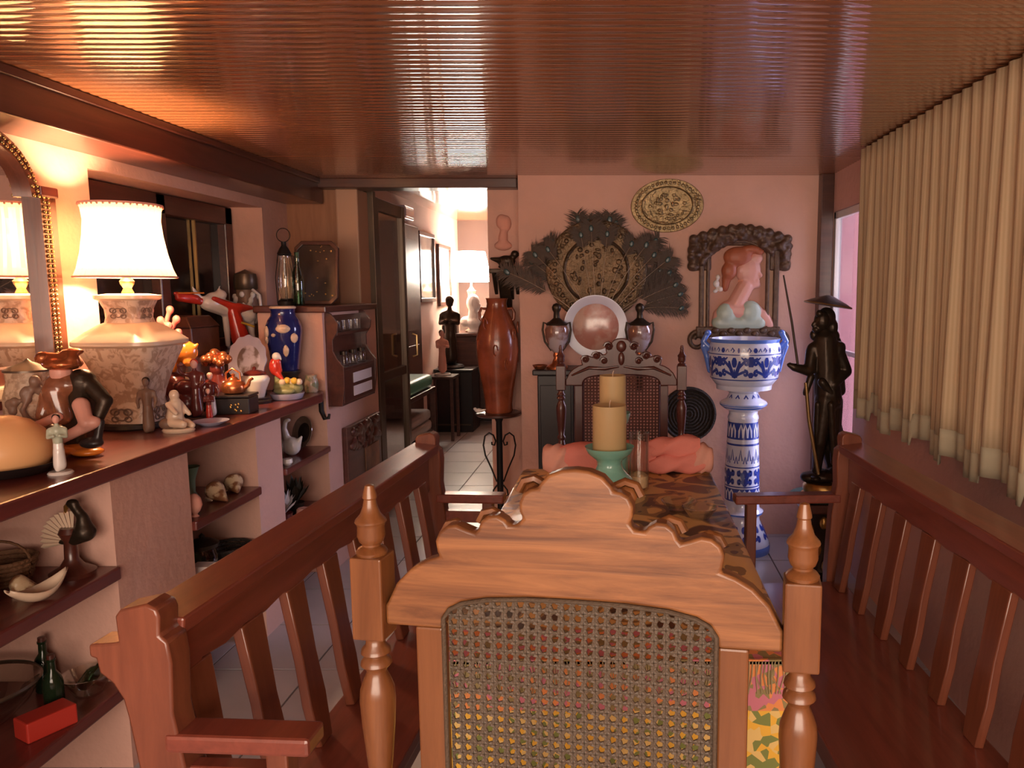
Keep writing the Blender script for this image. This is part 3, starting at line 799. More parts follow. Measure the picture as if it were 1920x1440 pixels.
# ------------------------------------------------------------------ mirror on the left wall
mr = thing('arched_mirror', 'arched wall mirror in dark beaded frame beside the table lamp', 'mirror', (-2.0, 2.375, 1.15))
def arch_poly(hw_, z0, zs, sh, ra):
    p_ = [(-hw_, z0), (-hw_, zs), (-hw_ + sh, zs)]
    n = 18; cw = hw_ - sh
    for k in range(1, n):
        a = PI - PI * k / n
        p_.append((cw * math.cos(a), zs + ra * math.sin(a)))
    return p_ + [(hw_ - sh, zs), (hw_, zs), (hw_, z0)]
outer = arch_poly(.325, 0, .615, .075, .20); inner = arch_poly(.255, .05, .605, .035, .165)
n = len(outer); vs_ = []; fs = []
for (pl, x) in ((outer, .002), (outer, .045), (inner, .045), (inner, .012)):
    vs_ += [(x, a, z) for a, z in pl]
for i in range(n):
    j = (i + 1) % n
    for q in range(3): fs.append((q * n + i, q * n + j, (q + 1) * n + j, (q + 1) * n + i))
MB().add(vs_, fs).build('mirror_frame', wood('mirror_frame_wood', (.10, .03, .018), (.17, .055, .03), 'z', .3, .5), mr, 30)
MB().prism(inner, .006, .013, 'x').build('mirror_glass', M['mirror'], mr, 0)
bd = MB()
for off in (.0, .018):
    pl = arch_poly(.268 + off, .035, .61, .042, .172 + off)
    for i in range(len(pl) - 1):
        a = Vector((pl[i][0], pl[i][1])); c = Vector((pl[i + 1][0], pl[i + 1][1])); k = max(1, int((c - a).length / .016))
        for q in range(k):
            d = a + (c - a) * q / k
            bd.ell((.048, d[0], d[1]), (.006, .0065, .0065), 6, 4)
bd.build('bead_edging', M['brassp'], mr, 60)['kind'] = 'stuff'
for sy in (-1, 1):
    MB().box(.002, .055, sy * .29 - .04, sy * .29 + .04, .61, .645).build('shoulder_block', M['shelf'], mr, 0, .005)
MB().box(.002, .075, -.35, .35, -.045, .0).build('base_moulding', M['cream'], mr, 0, .008)
MB().box(.002, .06, -.33, .33, -.075, -.045).build('base_bracket', M['shelf'], mr, 0, .006)

# ------------------------------------------------------------------ figurine builders
def rnd(a, c): return random.uniform(a, c)
def fig(name, label, cat, loc, h, robe, top, head, hair, rz=0, hat=None, arms='down', base=None, lean=0, group=None):
    """standing little figure, h tall"""
    t = thing(name, label, cat, loc, rz, group); u = h / 7.5; z0 = 0
    if base:
        MB().lathe([(u * 1.35, 0), (u * 1.4, u * .15), (u * 1.2, u * .35), (.001, u * .36)], 20).build('base', base, t, 40); z0 = u * .34
    l = lean * u
    blob('robe', robe, [('c', (0, 0, z0 + u * .75), (l * .5, 0, z0 + u * 3.6), u * .75, u * .55), ('c', (-u * .35, u * .2, z0 + u * .35), (-u * .2, 0, z0 + u * 2.5), u * .4, u * .5), ('c', (u * .35, -u * .2, z0 + u * .35), (u * .2, 0, z0 + u * 2.5), u * .4, u * .5)], u * .2, t)
    pr = [('c', (l * .5, 0, z0 + u * 3.5), (l, 0, z0 + u * 5.1), u * .55, u * .62), ('c', (l, -u * .6, z0 + u * 5.3), (l, u * .6, z0 + u * 5.3), u * .33), ('c', (l, 0, z0 + u * 5.4), (l, 0, z0 + u * 6.0), u * .25)]
    if arms == 'down':
        pr += [('c', (l, -u * .85, z0 + u * 5.2), (l + u * .2, -u * 1.05, z0 + u * 4.2), u * .27, u * .23), ('c', (l + u * .2, -u * 1.05, z0 + u * 4.2), (l + u * .5, -u * .9, z0 + u * 3.3), u * .23, u * .2),
               ('c', (l, u * .85, z0 + u * 5.2), (l + u * .2, u * 1.05, z0 + u * 4.2), u * .27, u * .23), ('c', (l + u * .2, u * 1.05, z0 + u * 4.2), (l + u * .5, u * .9, z0 + u * 3.3), u * .23, u * .2)]
    elif arms == 'front':
        for q in (-1, 1): pr += [('c', (l, q * u * .85, z0 + u * 5.2), (l + u * .45, q * u * .95, z0 + u * 4.3), u * .27, u * .23), ('c', (l + u * .45, q * u * .95, z0 + u * 4.3), (l + u * 1.0, q * u * .25, z0 + u * 4.6), u * .23, u * .2)]
    else:
        pr += [('c', (l, -u * .85, z0 + u * 5.2), (l + u * .2, -u * 1.5, z0 + u * 5.6), u * .27, u * .22), ('c', (l + u * .2, -u * 1.5, z0 + u * 5.6), (l + u * .4, -u * 1.7, z0 + u * 6.6), u * .22, u * .18),
               ('c', (l, u * .85, z0 + u * 5.2), (l + u * .3, u * 1.0, z0 + u * 4.2), u * .27, u * .22), ('c', (l + u * .3, u * 1.0, z0 + u * 4.2), (l + u * .8, u * .6, z0 + u * 3.9), u * .22, u * .2)]
    blob('torso', top, pr, u * .17, t)
    hd = blob('head', head, [('e', (l + u * .05, 0, z0 + u * 6.55), (u * .46, u * .42, u * .58)), ('c', (l + u * .48, 0, z0 + u * 6.5), (l + u * .5, 0, z0 + u * 6.42), u * .08), ('e', (l + u * .2, 0, z0 + u * 6.2), (u * .3, u * .26, u * .22))], u * .1, t)
    blob('hair', hair, [('e', (l - u * .08, 0, z0 + u * 6.72), (u * .48, u * .48, u * .5)), ('e', (l - u * .35, 0, z0 + u * 6.4), (u * .25, u * .36, u * .4))], u * .12, hd)
    if hat: MB().lathe([(u * 1.0, z0 + u * 6.9), (u * 1.02, z0 + u * 6.96), (u * .5, z0 + u * 7.15), (u * .35, z0 + u * 7.4), (.001, z0 + u * 7.5)], 20, (l, 0, 0)).build('hat', hat, hd, 40)
    return t
def lathe_thing(name, label, cat, loc, parts, rz=0, n=32, group=None, rot=None):
    """parts: (part name, material, profile)"""
    t = thing(name, label, cat, loc, rz, group)
    if rot: t.rotation_euler = rot
    for (pn, m_, pr) in parts: MB().lathe(pr, n).build(pn, m_, t, 42)
    return t
def standing_plate(name, label, cat, loc, r, m1, m2, rz, tilt=12, scallop=0):
    """plate on edge, facing local -y, leaning back; loc = lowest point"""
    t = thing(name, label, cat, loc, rz)
    Mt = Matrix.Translation((0, 0, r)) @ Matrix.Rotation(R(90 - tilt), 4, 'X')
    b = MB(); prof = [(r * .55, -.012), (r * .6, -.014), (r, .002), (r, .006), (r * .62, -.006), (.001, -.008)]
    vs_ = []; fs = []; n = 72
    for (q, z) in prof:
        for k in range(n):
            a = 2 * PI * k / n; w_ = 1 + (scallop * math.cos(k * PI / 3) * (q / r) ** 3)
            vs_.append(Mt @ Vector((q * w_ * math.cos(a), q * w_ * math.sin(a), z)))
    for i in range(len(prof) - 1):
        for k in range(n):
            fs.append((i * n + k, i * n + (k + 1) % n, (i + 1) * n + (k + 1) % n, (i + 1) * n + k))
    fs.append(tuple(range(n)))
    b.add(vs_, fs).build('plate_body', m1, t, 40)
    if m2: MB().lathe([(r * .60, -.0055), (r * .58, -.0045), (.001, -.0045)], 40, M=Mt, closed=False).build('plate_centre', m2, t, 40)
    return t
# ------------------------------------------------------------------ things along the counter
def on(px, py, z=KZ): return atZ(px, py, z)
# dome on a dark dish
q = Vector((-1.70, 2.06, KZ))
lathe_thing('tray_dish', 'dark oval dish under the peach dome at the counter end', 'dish', q, [('dish_body', M['black'], [(.09, 0), (.11, .004), (.135, .028), (.14, .032), (.132, .031), (.10, .012), (.001, .010)])])
t = thing('alabaster_dome', 'smooth peach alabaster dome resting on the dark dish', 'ornament', (q.x, q.y, KZ + .011))
MB().lathe([(.095, 0), (.100, .004), (.118, .035), (.117, .07), (.10, .105), (.07, .132), (.035, .146), (.001, .150)], 36).build('dome_shell', M['peach'], t, 50)
# stoneware jug with dark vine
jg = thing('stoneware_jug', 'beige stoneware jug with dark vine relief and pewter lid', 'jug', (-1.84, 2.36, KZ))
MB().lathe([(.062, 0), (.068, .01), (.064, .03), (.072, .09), (.070, .17), (.058, .22), (.060, .25), (.055, .25), (.001, .245)], 32).build('jug_body', M['stone'], jg, 42)
MB().lathe([(.064, .25), (.064, .256), (.04, .268), (.012, .28), (.001, .29)], 28).build('lid', M['alu'], jg, 42)
MB().tube([(.06, .02, .22), (.10, .04, .21), (.11, .045, .15), (.095, .04, .09), (.065, .03, .07)], .009, 10).build('handle', M['stone'], jg, 60)
vn = []
for k in range(16):
    a = -1.0 + random.uniform(-.8, .8); z = random.uniform(.05, .2); r_ = .07
    vn.append(('e', (r_ * math.cos(a), r_ * math.sin(a), z), (.014, .014, .016)))
vn += [('c', (.05, -.05, .05), (.03, -.075, .14), .012, .008), ('c', (.03, -.075, .14), (.06, -.05, .22), .008, .006), ('e', (.06, -.055, .225), (.016, .016, .02))]
blob('vine_relief', M['brownfig'], vn, .005, jg)
# crouching harlequin
hq = thing('harlequin_figurine', 'glossy crouching figurine with broad brown hat and bare limbs beside the lamp', 'figurine', (-1.655, 2.30, KZ), R(0))
S_ = 2.35 / F
def hp(px, py, y=0): return ((px - 165) * S_, y, (868 - py) * S_)
blob('body', M['bronze'], [('c', hp(178, 730), hp(160, 790, .02), .040, .045), ('c', hp(160, 790, .02), hp(150, 838, .03), .045, .044), ('c', hp(185, 728), hp(222, 765, -.01), .026, .022), ('c', hp(222, 765, -.01), hp(215, 795, -.03), .021, .017)], .005, hq)
blob('jacket', plain('harlequin_jacket', (.22, .08, .04), .2, coat=.6, var=.5, vscale=18), [('c', hp(140, 745, -.03), hp(150, 790, -.03), .035, .03), ('e', hp(150, 735, -.01), (.06, .045, .04)), ('c', hp(128, 748, -.03), hp(122, 790, -.05), .022, .018)], .005, hq)
blob('limbs', M['skin'], [('c', hp(190, 770, -.04), hp(210, 800, -.07), .024, .02), ('c', hp(220, 800, -.06), hp(150, 838, -.09), .019, .013), ('c', hp(150, 838, -.09), hp(128, 835, -.09), .012, .008), ('c', hp(155, 790, -.06), hp(118, 805, -.08), .015, .011), ('c', hp(118, 805, -.08), hp(105, 810, -.08), .010, .007)], .0045, hq)
hd = blob('head', M['skin'], [('e', hp(150, 712, -.02), (.030, .030, .036)), ('c', hp(150, 728, -.02), hp(155, 740, -.01), .014)], .004, hq)
blob('hat', M['copper'], [('e', hp(152, 696, -.015), (.055, .05, .022)), ('e', hp(120, 685, -.02), (.022, .025, .020)), ('c', hp(120, 683, -.02), hp(170, 690, -.02), .014, .024), ('e', hp(165, 675, 0), (.03, .03, .012))], .005, hd)
blob('shoe', M['black'], [('e', hp(212, 838, -.06), (.036, .025, .017)), ('c', hp(222, 835, -.06), hp(228, 800, -.05), .013, .011)], .005, hq)
blob('plinth', M['amber'], [('e', hp(160, 857, 0), (.06, .05, .018)), ('e', hp(185, 859, -.02), (.05, .04, .014))], .006, hq)
# small porcelain child
fig('porcelain_child', 'tiny white and pink porcelain child figure by the dark dish', 'figurine', on(114, 888), .165, M['white'], plain('child_tunic', (.42, .45, .34), .3, coat=.4), M['skin'], M['black'], R(-60), None, 'front', M['white'])
# coral group on a dark stand behind the lamp
t = thing('coral_group', 'pink coral branch carving on a tall dark stand behind the lamp', 'ornament', (-1.895, 3.07, KZ))
t.scale = (1, 1, 1.14)
MB().lathe([(.05, 0), (.052, .02), (.02, .04), (.018, .19), (.04, .21), (.055, .225), (.055, .235)], 24).build('stand', M['black'], t, 42)
pr = []
for k in range(14):
    a = random.uniform(-.5, 1.0); x = .02 + random.uniform(-.06, .08)
    p0 = (x * .5, random.uniform(-.02, .02), .245); p1 = (x + .02, random.uniform(-.03, .03), random.uniform(.28, .38))
    pr.append(('c', p0, p1, .012, .009)); pr.append(('e', p1, (.016, .014, .016)))
blob('coral_branch', M['coral'], pr, .005, t)
# brown standing man, seated cream figure, saucer
fig('stoneware_man', 'brown stoneware man standing against the carved lamp vase', 'figurine', (-1.675, 2.672, KZ), .205, M['brownfig'], M['brownfig'], M['brownfig'], M['bronze'], R(-70), None, 'down')
t = thing('seated_figurine', 'cream seated figurine on a low base before the dark red carving', 'figurine', (-1.582, 2.69, KZ))
MB().lathe([(.052, 0), (.055, .006), (.05, .014), (.001, .015)], 24, sy=.8).build('base', M['cream'], t, 40)
blob('body', M['cream'], [('c', (-.01, 0, .04), (-.005, 0, .10), .030, .022), ('c', (-.01, -.02, .035), (.035, -.03, .03), .018, .014), ('c', (.02, .02, .03), (.045, .01, .02), .014, .01), ('e', (-.005, -.005, .13), (.017, .016, .021)), ('c', (-.02, -.02, .10), (.015, -.035, .07), .010, .008), ('c', (0, .02, .1), (.03, .02, .06), .01, .008)], .004, t)
blob('cloak', M['brownfig'], [('c', (-.03, .01, .03), (-.02, .015, .11), .024, .014), ('e', (-.03, -.01, .03), (.03, .03, .022))], .004, t)
lathe_thing('saucer', 'pale grey saucer lying on the counter beside the cream seated figurine', 'saucer', (-1.535, 2.815, KZ), [('saucer_body', M['lav'], [(.03, 0), (.034, .003), (.062, .016), (.064, .018), (.058, .017), (.03, .006), (.001, .005)])])
# dark red carving with amber head
t = thing('amber_bird_carving', 'dark red carved group topped by a glowing amber bird head', 'ornament', (-1.755, 3.045, KZ))
blob('carved_body', M['oxblood'], [('e', (0, 0, .05), (.075, .06, .055)), ('e', (-.04, .01, .11), (.05, .045, .06)), ('e', (.05, 0, .09), (.04, .04, .05)), ('c', (-.06, 0, .12), (-.05, 0, .2), .03, .018), ('e', (.02, -.03, .12), (.04, .03, .03))], .007, t)
MB().tube([(.015, 0, .10), (.02, 0, .16), (.025, 0, .20)], [.014, .012, .014], 10).build('neck', M['brownfig'], t, 60)
hd = blob('bird_head', M['amber'], [('e', (.015, -.005, .255), (.048, .04, .046)), ('c', (-.02, -.01, .24), (-.03, -.015, .185), .020, .012), ('c', (.05, -.005, .27), (.066, -.005, .285), .012, .006), ('e', (.035, -.02, .215), (.022, .02, .018))], .005, t)
blob('base_fold', M['bronze'], [('e', (.01, -.02, .02), (.075, .06, .018))], .006, t)
# thin white and red man
fig('thin_man_figurine', 'slender white and dark red man figurine standing before the copper kettle', 'figurine', (-1.63, 3.005, KZ), .185, M['white'], M['oxblood'], M['skin'], M['cream'], R(-60), None, 'down')
fig('lacquer_dancer', 'dark red lacquer dancer with raised arm behind the seated cream figurine', 'figurine', (-1.655, 2.945, KZ), .235, M['oxblood'], M['oxblood'], M['skin'], M['redglaze'], R(-70), None, 'up', M['black'])
fig('red_robed_figure', 'little red-robed figure standing between the saucer and the lacquer box', 'figurine', (-1.592, 2.915, KZ), .13, M['redglaze'], M['oxblood'], M['skin'], M['cream'], R(-60), None, 'front')
# copper grape bust
t = thing('copper_grape_bust', 'copper-coloured bust crowned with round grapes', 'ornament', (-1.725, 3.245, KZ))
MB().box(-.05, .05, -.045, .045, 0, .05).build('base', M['black'], t, 0, .004)
blob('bust', M['oxblood'], [('c', (0, 0, .06), (0, 0, .13), .045, .03), ('e', (0, -.005, .17), (.03, .03, .038)), ('c', (-.04, 0, .10), (.04, 0, .10), .025)], .006, t)
gp = MB()
for k in range(22):
    a = k * 2.4; q = .05 * math.sqrt(k / 22)
    gp.ell((q * math.cos(a), q * .8 * math.sin(a) - .01, .235 - q * .7 + .01 * math.sin(k)), (.018, .018, .018), 10, 7)
gp.build('grapes', M['copper'], t, 70)
# black lacquer box and copper kettle
bx_ = thing('lacquer_box', 'black lacquer box with gold flowers under the copper kettle', 'box', (-1.595, 3.115, KZ), R(8))
MB().box(-.075, .075, -.06, .06, 0, .065).build('box_body', M['black'], bx_, 0, .004)
MB().box(-.077, .077, -.062, .062, .066, .078).build('lid', M['black'], bx_, 0, .004)
gd = MB()
for k in range(9): gd.ell((.02 + random.uniform(-.02, .03), -.061, random.uniform(.012, .055)), (.004, .0015, .005), 6, 4)
gd.build('gold_flowers', M['gold'], bx_, 60)
kt = thing('copper_kettle', 'small shiny copper kettle standing on the black lacquer box', 'kettle', (-1.595, 3.115, KZ + .0785))
MB().lathe([(.03, 0), (.042, .006), (.048, .025), (.042, .045), (.025, .056), (.018, .06), (.016, .066), (.006, .07), (.009, .078), (.001, .084)], 28).build('kettle_body', M['copper'], kt, 45)
MB().tube([(.04, 0, .02), (.06, 0, .035), (.068, 0, .055), (.08, 0, .062)], [.010, .008, .006, .006], 8).build('spout', M['copper'], kt, 60)
MB().tube([(-.03, 0, .05), (-.028, 0, .085), (0, 0, .103), (.028, 0, .085), (.03, 0, .05)], .004, 8).build('handle', M['copper'], kt, 60)
# lavender scalloped plate
standing_plate('scalloped_plate', 'lavender plate with scalloped rim and dark fish standing against the wall', 'plate', (-1.75, 3.56, KZ + .06), .115, M['lav'], plain('plate_print', (.44, .42, .54), .3, col2=(.16, .12, .12), vscale=14), R(-20), 10, .03)
tag(MB().box(-1.81, -1.70, 3.50, 3.63, KZ, KZ + .058).build('plate_block', M['black'], None, 0, .004), 'small black block holding up the scalloped plate', 'stand')
# white jar on black stand
t = thing('jar_stand', 'low black stand under the small white lidded jar', 'stand', (-1.635, 3.38, KZ))
MB().lathe([(.062, 0), (.064, .012), (.056, .018), (.058, .026), (.001, .026)], 28).build('stand_body', M['black'], t, 42)
t = thing('white_jar', 'small white porcelain jar with dark red lid', 'jar', (-1.635, 3.38, KZ + .0265))
MB().lathe([(.036, 0), (.038, .006), (.044, .03), (.060, .07), (.062, .082), (.054, .094), (.044, .10)], 32).build('jar_body', M['white'], t, 45)
MB().lathe([(.046, .10), (.047, .108), (.03, .118), (.008, .124), (.009, .132), (.001, .137)], 28).build('lid', M['oxblood'], t, 45)
# parrot group on a white tray
tr_ = lathe_thing('porcelain_tray', 'white oval porcelain tray under the red parrot', 'tray', (-1.548, 3.50, KZ), [('tray_body', M['lav'], [(.055, 0), (.066, .006), (.074, .026), (.076, .03), (.07, .03), (.001, .026)])])
t = thing('parrot_figurine', 'red and white parrot figurine among yellow flowers on the white tray', 'figurine', (-1.548, 3.50, KZ + .0265))
blob('rockery', M['grnfig'], [('e', (-.02, 0, .03), (.04, .035, .035)), ('e', (.035, .01, .025), (.035, .03, .028)), ('e', (0, -.03, .015), (.05, .025, .016)), ('c', (-.04, 0, .03), (-.045, 0, .08), .014, .010)], .005, t)
blob('parrot', M['redglaze'], [('e', (-.045, -.01, .125), (.026, .024, .042)), ('c', (-.04, -.01, .10), (-.01, -.02, .07), .018, .008), ('c', (-.03, -.01, .15), (-.02, -.01, .105), .014, .008)], .004, t)
blob('parrot_head', M['white'], [('e', (-.035, -.012, .172), (.019, .018, .019)), ('c', (-.02, -.012, .170), (-.014, -.012, .158), .007, .004)], .003, t)
for k in range(5): blob('flower', M['yellow'] if k % 2 else M['cream'], [('e', (.01 + .018 * k - .02, -.02 + .01 * (k % 3), .055 + .006 * (k % 2)), (.016, .014, .016))], .004, t)
# cobalt jar on dark stand
t = thing('ginger_jar_stand', 'tall dark round stand under the cobalt jar', 'stand', (-1.645, 3.72, KZ))
MB().lathe([(.062, 0), (.066, .015), (.055, .03), (.055, .085), (.066, .10), (.066, .11)], 28).build('stand_body', M['black'], t, 42)
bj = thing('cobalt_jar', 'cobalt blue jar with raised cream flowers on the dark round stand', 'jar', (-1.645, 3.72, KZ + .1105))
MB().lathe([(.056, 0), (.060, .006), (.064, .05), (.074, .12), (.083, .19), (.082, .215), (.070, .245), (.056, .265), (.054, .285), (.058, .298), (.050, .298), (.001, .29)], 36).build('jar_body', M['cobalt'], bj, 45)
MB().lathe([(.057, .299), (.060, .303), (.058, .309), (.050, .312)], 32, closed=False).build('cream_rim', M['cream'], bj, 45)
for (a, z, r1_, r2_) in ((-1.2, .205, .034, .022), (-2.3, .19, .020, .03), (-2.35, .15, .014, .02), (-1.75, .175, .012, .01), (-1.1, .10, .014, .03), (-.6, .16, .02, .025)):
    rad = .083
    o = blob('raised_flower', M['cream'], [('e', (0, 0, 0), (r1_, .008, r2_)), ('e', (.008, -.004, .003), (r1_ * .5, .008, r2_ * .5))], .004, bj)
    o.location = (rad * math.cos(a), rad * math.sin(a), z); o.rotation_euler = (0, 0, a + PI / 2)
# small green flowered glass jar
t = thing('flowered_jar', 'small greenish glass jar with painted flowers beside the cobalt jar', 'jar', (-1.535, 3.745, KZ))
MB().lathe([(.026, 0), (.030, .004), (.034, .04), (.028, .065), (.024, .075), (.028, .085), (.024, .085), (.001, .08)], 24).build('jar_body', plain('green_flowered', (.24, .26, .16), .2, col2=(.5, .4, .3), vscale=40), t, 45)
# ------------------------------------------------------------------ window ledge
LZ = 1.15
bl = thing('bull_figurine', 'white bull with red-caped matador on a white oval base', 'figurine', (-1.965, 4.03, LZ), R(60))
bl.scale = (1.08, .9, .92)
S_ = 4.1 / F
def bp_(px, py, y=0): return ((px - 465) * S_, y, (648 - py) * S_ + .004)
MB().lathe([(.11, 0), (.115, .006), (.105, .016), (.001, .018)], 32, sy=.55).build('base', M['lav'], bl, 42)
blob('bull', M['white'], [('c', bp_(462, 585), bp_(398, 560), .05, .045), ('c', bp_(395, 562), bp_(418, 545), .03, .03), ('e', bp_(410, 548), (.05, .028, .026)), ('c', bp_(384, 548), bp_(374, 532), .008, .004), ('c', bp_(414, 540), bp_(418, 528), .009, .004), ('c', bp_(378, 548), bp_(372, 530), .01, .005),
                          ('c', bp_(468, 590), bp_(470, 620), .024, .015), ('c', bp_(470, 620), bp_(474, 642), .014, .012), ('c', bp_(425, 585), bp_(426, 642), .018, .012), ('c', bp_(445, 590, .02), bp_(448, 642, .02), .016, .012)], .006, bl)
blob('red_cape', M['redglaze'], [('c', bp_(430, 568, -.04), bp_(440, 632, -.05), .026, .045), ('c', bp_(400, 552, -.04), bp_(435, 570, -.05), .014, .022), ('c', bp_(440, 570, -.04), bp_(465, 572, -.02), .03, .018), ('c', bp_(345, 542, 0), bp_(375, 552, 0), .012, .025), ('c', bp_(350, 550), bp_(400, 560), .02, .02)], .006, bl)
MB().tube([bp_(345, 541, -.02), bp_(385, 541, -.03)], .004, 6).build('sword', M['amber'], bl)
MB().tube([bp_(435, 598, -.09), bp_(457, 607, -.09)], .006, 6).build('gold_sash', M['yellow'], bl)
# pale tankard with relief
t = thing('relief_tankard', 'tall pewter-lidded tankard with pale relief behind the bull', 'tankard', (-2.06, 4.22, LZ))
MB().lathe([(.062, 0), (.066, .015), (.058, .035), (.056, .20), (.060, .215), (.056, .23), (.05, .30)], 30).build('tankard_body', M['brownfig'], t, 45)
MB().lathe([(.056, .30), (.060, .305), (.060, .36), (.054, .385), (.02, .40), (.001, .41)], 24).build('lid', M['alu'], t, 42)
pr = []
for k in range(26):
    a = random.uniform(-2.6, .4); z = random.uniform(.08, .28); pr.append(('e', (.057 * math.cos(a), .057 * math.sin(a), z), (.014, .014, .018)))
blob('relief', M['white'], pr, .005, t)
MB().tube([(.05, -.03, .30), (.095, -.05, .27), (.10, -.05, .2), (.055, -.03, .12)], .008, 8).build('handle', M['white'], t, 60)
# dark carved chest
t = thing('carved_casket', 'dark carved wooden casket on the ledge behind the amber bird', 'casket', (-2.03, 3.55, LZ), R(0))
MB().box(-.10, .10, -.12, .12, 0, .13).build('casket_body', M['darkx'], t, 0, .006)
vs_ = [(-.105, -.125, .13), (.105, -.125, .13), (.105, .125, .13), (-.105, .125, .13), (-.07, -.10, .18), (.07, -.10, .18), (.07, .10, .18), (-.07, .10, .18)]
MB().add(vs_, [(3, 2, 1, 0), (4, 5, 6, 7), (0, 1, 5, 4), (1, 2, 6, 5), (2, 3, 7, 6), (3, 0, 4, 7)]).build('lid', M['darkx'], t, 0, .005)
# ------------------------------------------------------------------ half wall top: tray, lantern, frame
WZ = 1.37
t = thing('octagonal_tray', 'octagonal dark lacquer tray with worn gilt standing on the half wall', 'tray', (-1.62, 4.08, WZ), R(0))
oc = lambda w_, h_, k: [(-w_ + k, 0), (w_ - k, 0), (w_, k), (w_, h_ - k), (w_ - k, h_), (-w_ + k, h_), (-w_, h_ - k), (-w_, k)]
o1 = oc(.115, .335, .035); o2 = [(x * .88, .02 + z * .88) for x, z in o1]; n = 8
vs_ = [(x, 0, z) for x, z in o1] + [(x, -.022, z) for x, z in o1] + [(x, -.022, z) for x, z in o2] + [(x, -.006, z) for x, z in o2]
fs = [(q * 8 + i, q * 8 + (i + 1) % 8, (q + 1) * 8 + (i + 1) % 8, (q + 1) * 8 + i) for q in range(3) for i in range(8)] + [tuple(range(8))]
tilt = Matrix.Rotation(R(-8), 4, 'X')
MB().add([tilt @ Vector(v_) for v_ in vs_], fs).build('tray_rim', M['darkx'], t, 0, .003)
MB().prism(o2, -.007, -.004, 'y', tilt).build('tray_panel', plain('worn_lacquer', (.035, .022, .016), .25, coat=.4), t, 0)
gd = MB()
for k in range(26):
    x = random.uniform(-.085, .085); z = .03 + random.choice((random.uniform(0, .04), random.uniform(.22, .29), random.uniform(0, .29)))
    gd.ell(tilt @ Vector((x, -.009, z)), (random.uniform(.002, .006), .0015, random.uniform(.002, .005)), 6, 4)
gd.build('gilt_flecks', M['gold'], t, 60)
t = thing('glass_lantern', 'dark wire lantern with tall glass and ring handle beside the octagonal tray', 'lantern', (-1.715, 3.93, WZ))
MB().lathe([(.042, 0), (.044, .02), (.03, .03), (.03, .035)], 24).build('lantern_base', M['iron'], t, 42)
MB().lathe([(.028, .035), (.038, .08), (.036, .16), (.026, .22), (.026, .25)], 24, closed=False).build('glass_chimney', M['glass'], t, 60)
MB().lathe([(.03, .25), (.034, .26), (.022, .285), (.012, .30), (.012, .32)], 20).build('lantern_cap', M['iron'], t, 42)
w_ = MB()
for k in range(4):
    a = k * PI / 2 + .5; w_.tube([(.042 * math.cos(a), .042 * math.sin(a), .01), (.046 * math.cos(a), .046 * math.sin(a), .14), (.03 * math.cos(a), .03 * math.sin(a), .26)], .002, 5)
w_.build('wire_cage', M['iron'], t, 60)
MB().tube([(.034 * math.cos(a * PI / 12), 0, .352 + .034 * math.sin(a * PI / 12)) for a in range(25)], .0022, 5, False).build('ring_handle', M['iron'], t, 60)
t = thing('glass_bottle', 'slim clear glass bottle standing between lantern and octagonal tray', 'bottle', (-1.64, 3.90, WZ))
MB().lathe([(.024, 0), (.027, .005), (.027, .16), (.012, .20), (.011, .26), (.014, .265), (.010, .265), (.009, .2), (.022, .15), (.022, .01), (.001, .008)], 20).build('bottle_body', M['gglass'], t, 45)
t = thing('small_dark_picture', 'small dark picture leaning at the wall beside the lantern', 'picture', (-1.78, 4.08, WZ), R(10))
MB().box(-.04, .04, -.008, .008, 0, .26, Matrix.Rotation(R(-6), 4, 'X')).build('picture_frame', M['dark'], t, 0, .003)
MB().box(-.033, .033, -.0095, -.0082, .01, .25, Matrix.Rotation(R(-6), 4, 'X')).build('picture_glass', plain('old_print', (.16, .09, .06), .3), t, 0)
# spice rack on the half wall
rk = thing('spice_rack', 'dark wooden wall rack with scrolled side and little glass jars', 'rack', (-1.50, 3.86, .86))
for y in (.0, .50):
    MB().prism([(0, 0), (.07, 0), (.085, .10), (.085, .20), (.055, .24), (.035, .28), (.035, .34), (.06, .38), (.065, .42), (.03, .47), (0, .48)], y, y + .016, 'y').build('side_board', M['dark'], rk, 0, .002)
MB().box(.001, .008, .016, .50, 0, .46).build('back_board', M['dark'], rk, 0)
for (z, w_) in ((.0, .07), (.18, .08), (.36, .055)): MB().box(.008, w_, .016, .50, z, z + .014).build('rack_shelf', M['dark'], rk, 0, .002)
MB().box(.066, .078, .016, .50, .014, .18).build('drawer_front', M['dark'], rk, 0, .002)
for z in (.035, .105): MB().box(.078, .0805, .15, .44, z, z + .052).build('drawer_label', M['paper'], rk, 0, .001)
for k in range(4):
    tumbler('shot_glass', 'small clear glass lined up on the top shelf of the spice rack', 'glass', (-1.50 + .032, 3.86 + .09 + k * .095, .86 + .3745), .015, .018, .055, M['glass'])['group'] = 'small glasses on the spice rack'
for k in range(3):
    j = lathe_thing('spice_jar', 'small dark-lidded spice jar on the middle shelf of the rack', 'jar', (-1.50 + .045, 3.86 + .12 + k * .13, .86 + .1945), [('jar_body', M['glass'], [(.022, 0), (.024, .004), (.024, .05), (.018, .06)]), ('lid', M['bronze'], [(.02, .06), (.02, .078), (.001, .08)])], n=16, group='spice jars on the rack')
# tall dark carved panel lower on the half wall
t = thing('carved_wall_panel', 'dark carved panel with a framed amber picture below the spice rack', 'panel', (-1.50, 4.02, .16))
MB().box(.001, .03, 0, .56, 0, .56).build('panel_board', M['dark'], t, 0, .006)
MB().box(.03, .036, .26, .50, .05, .40).build('inset_picture', plain('amber_print', (.22, .10, .05), .4, var=.5, vscale=10), t, 0, .002)
blob('carved_crest', M['dark'], [('e', (.032, rnd(.05, .51), rnd(.42, .54)), (.016, .03, .024)) for k in range(46)], .007, t)
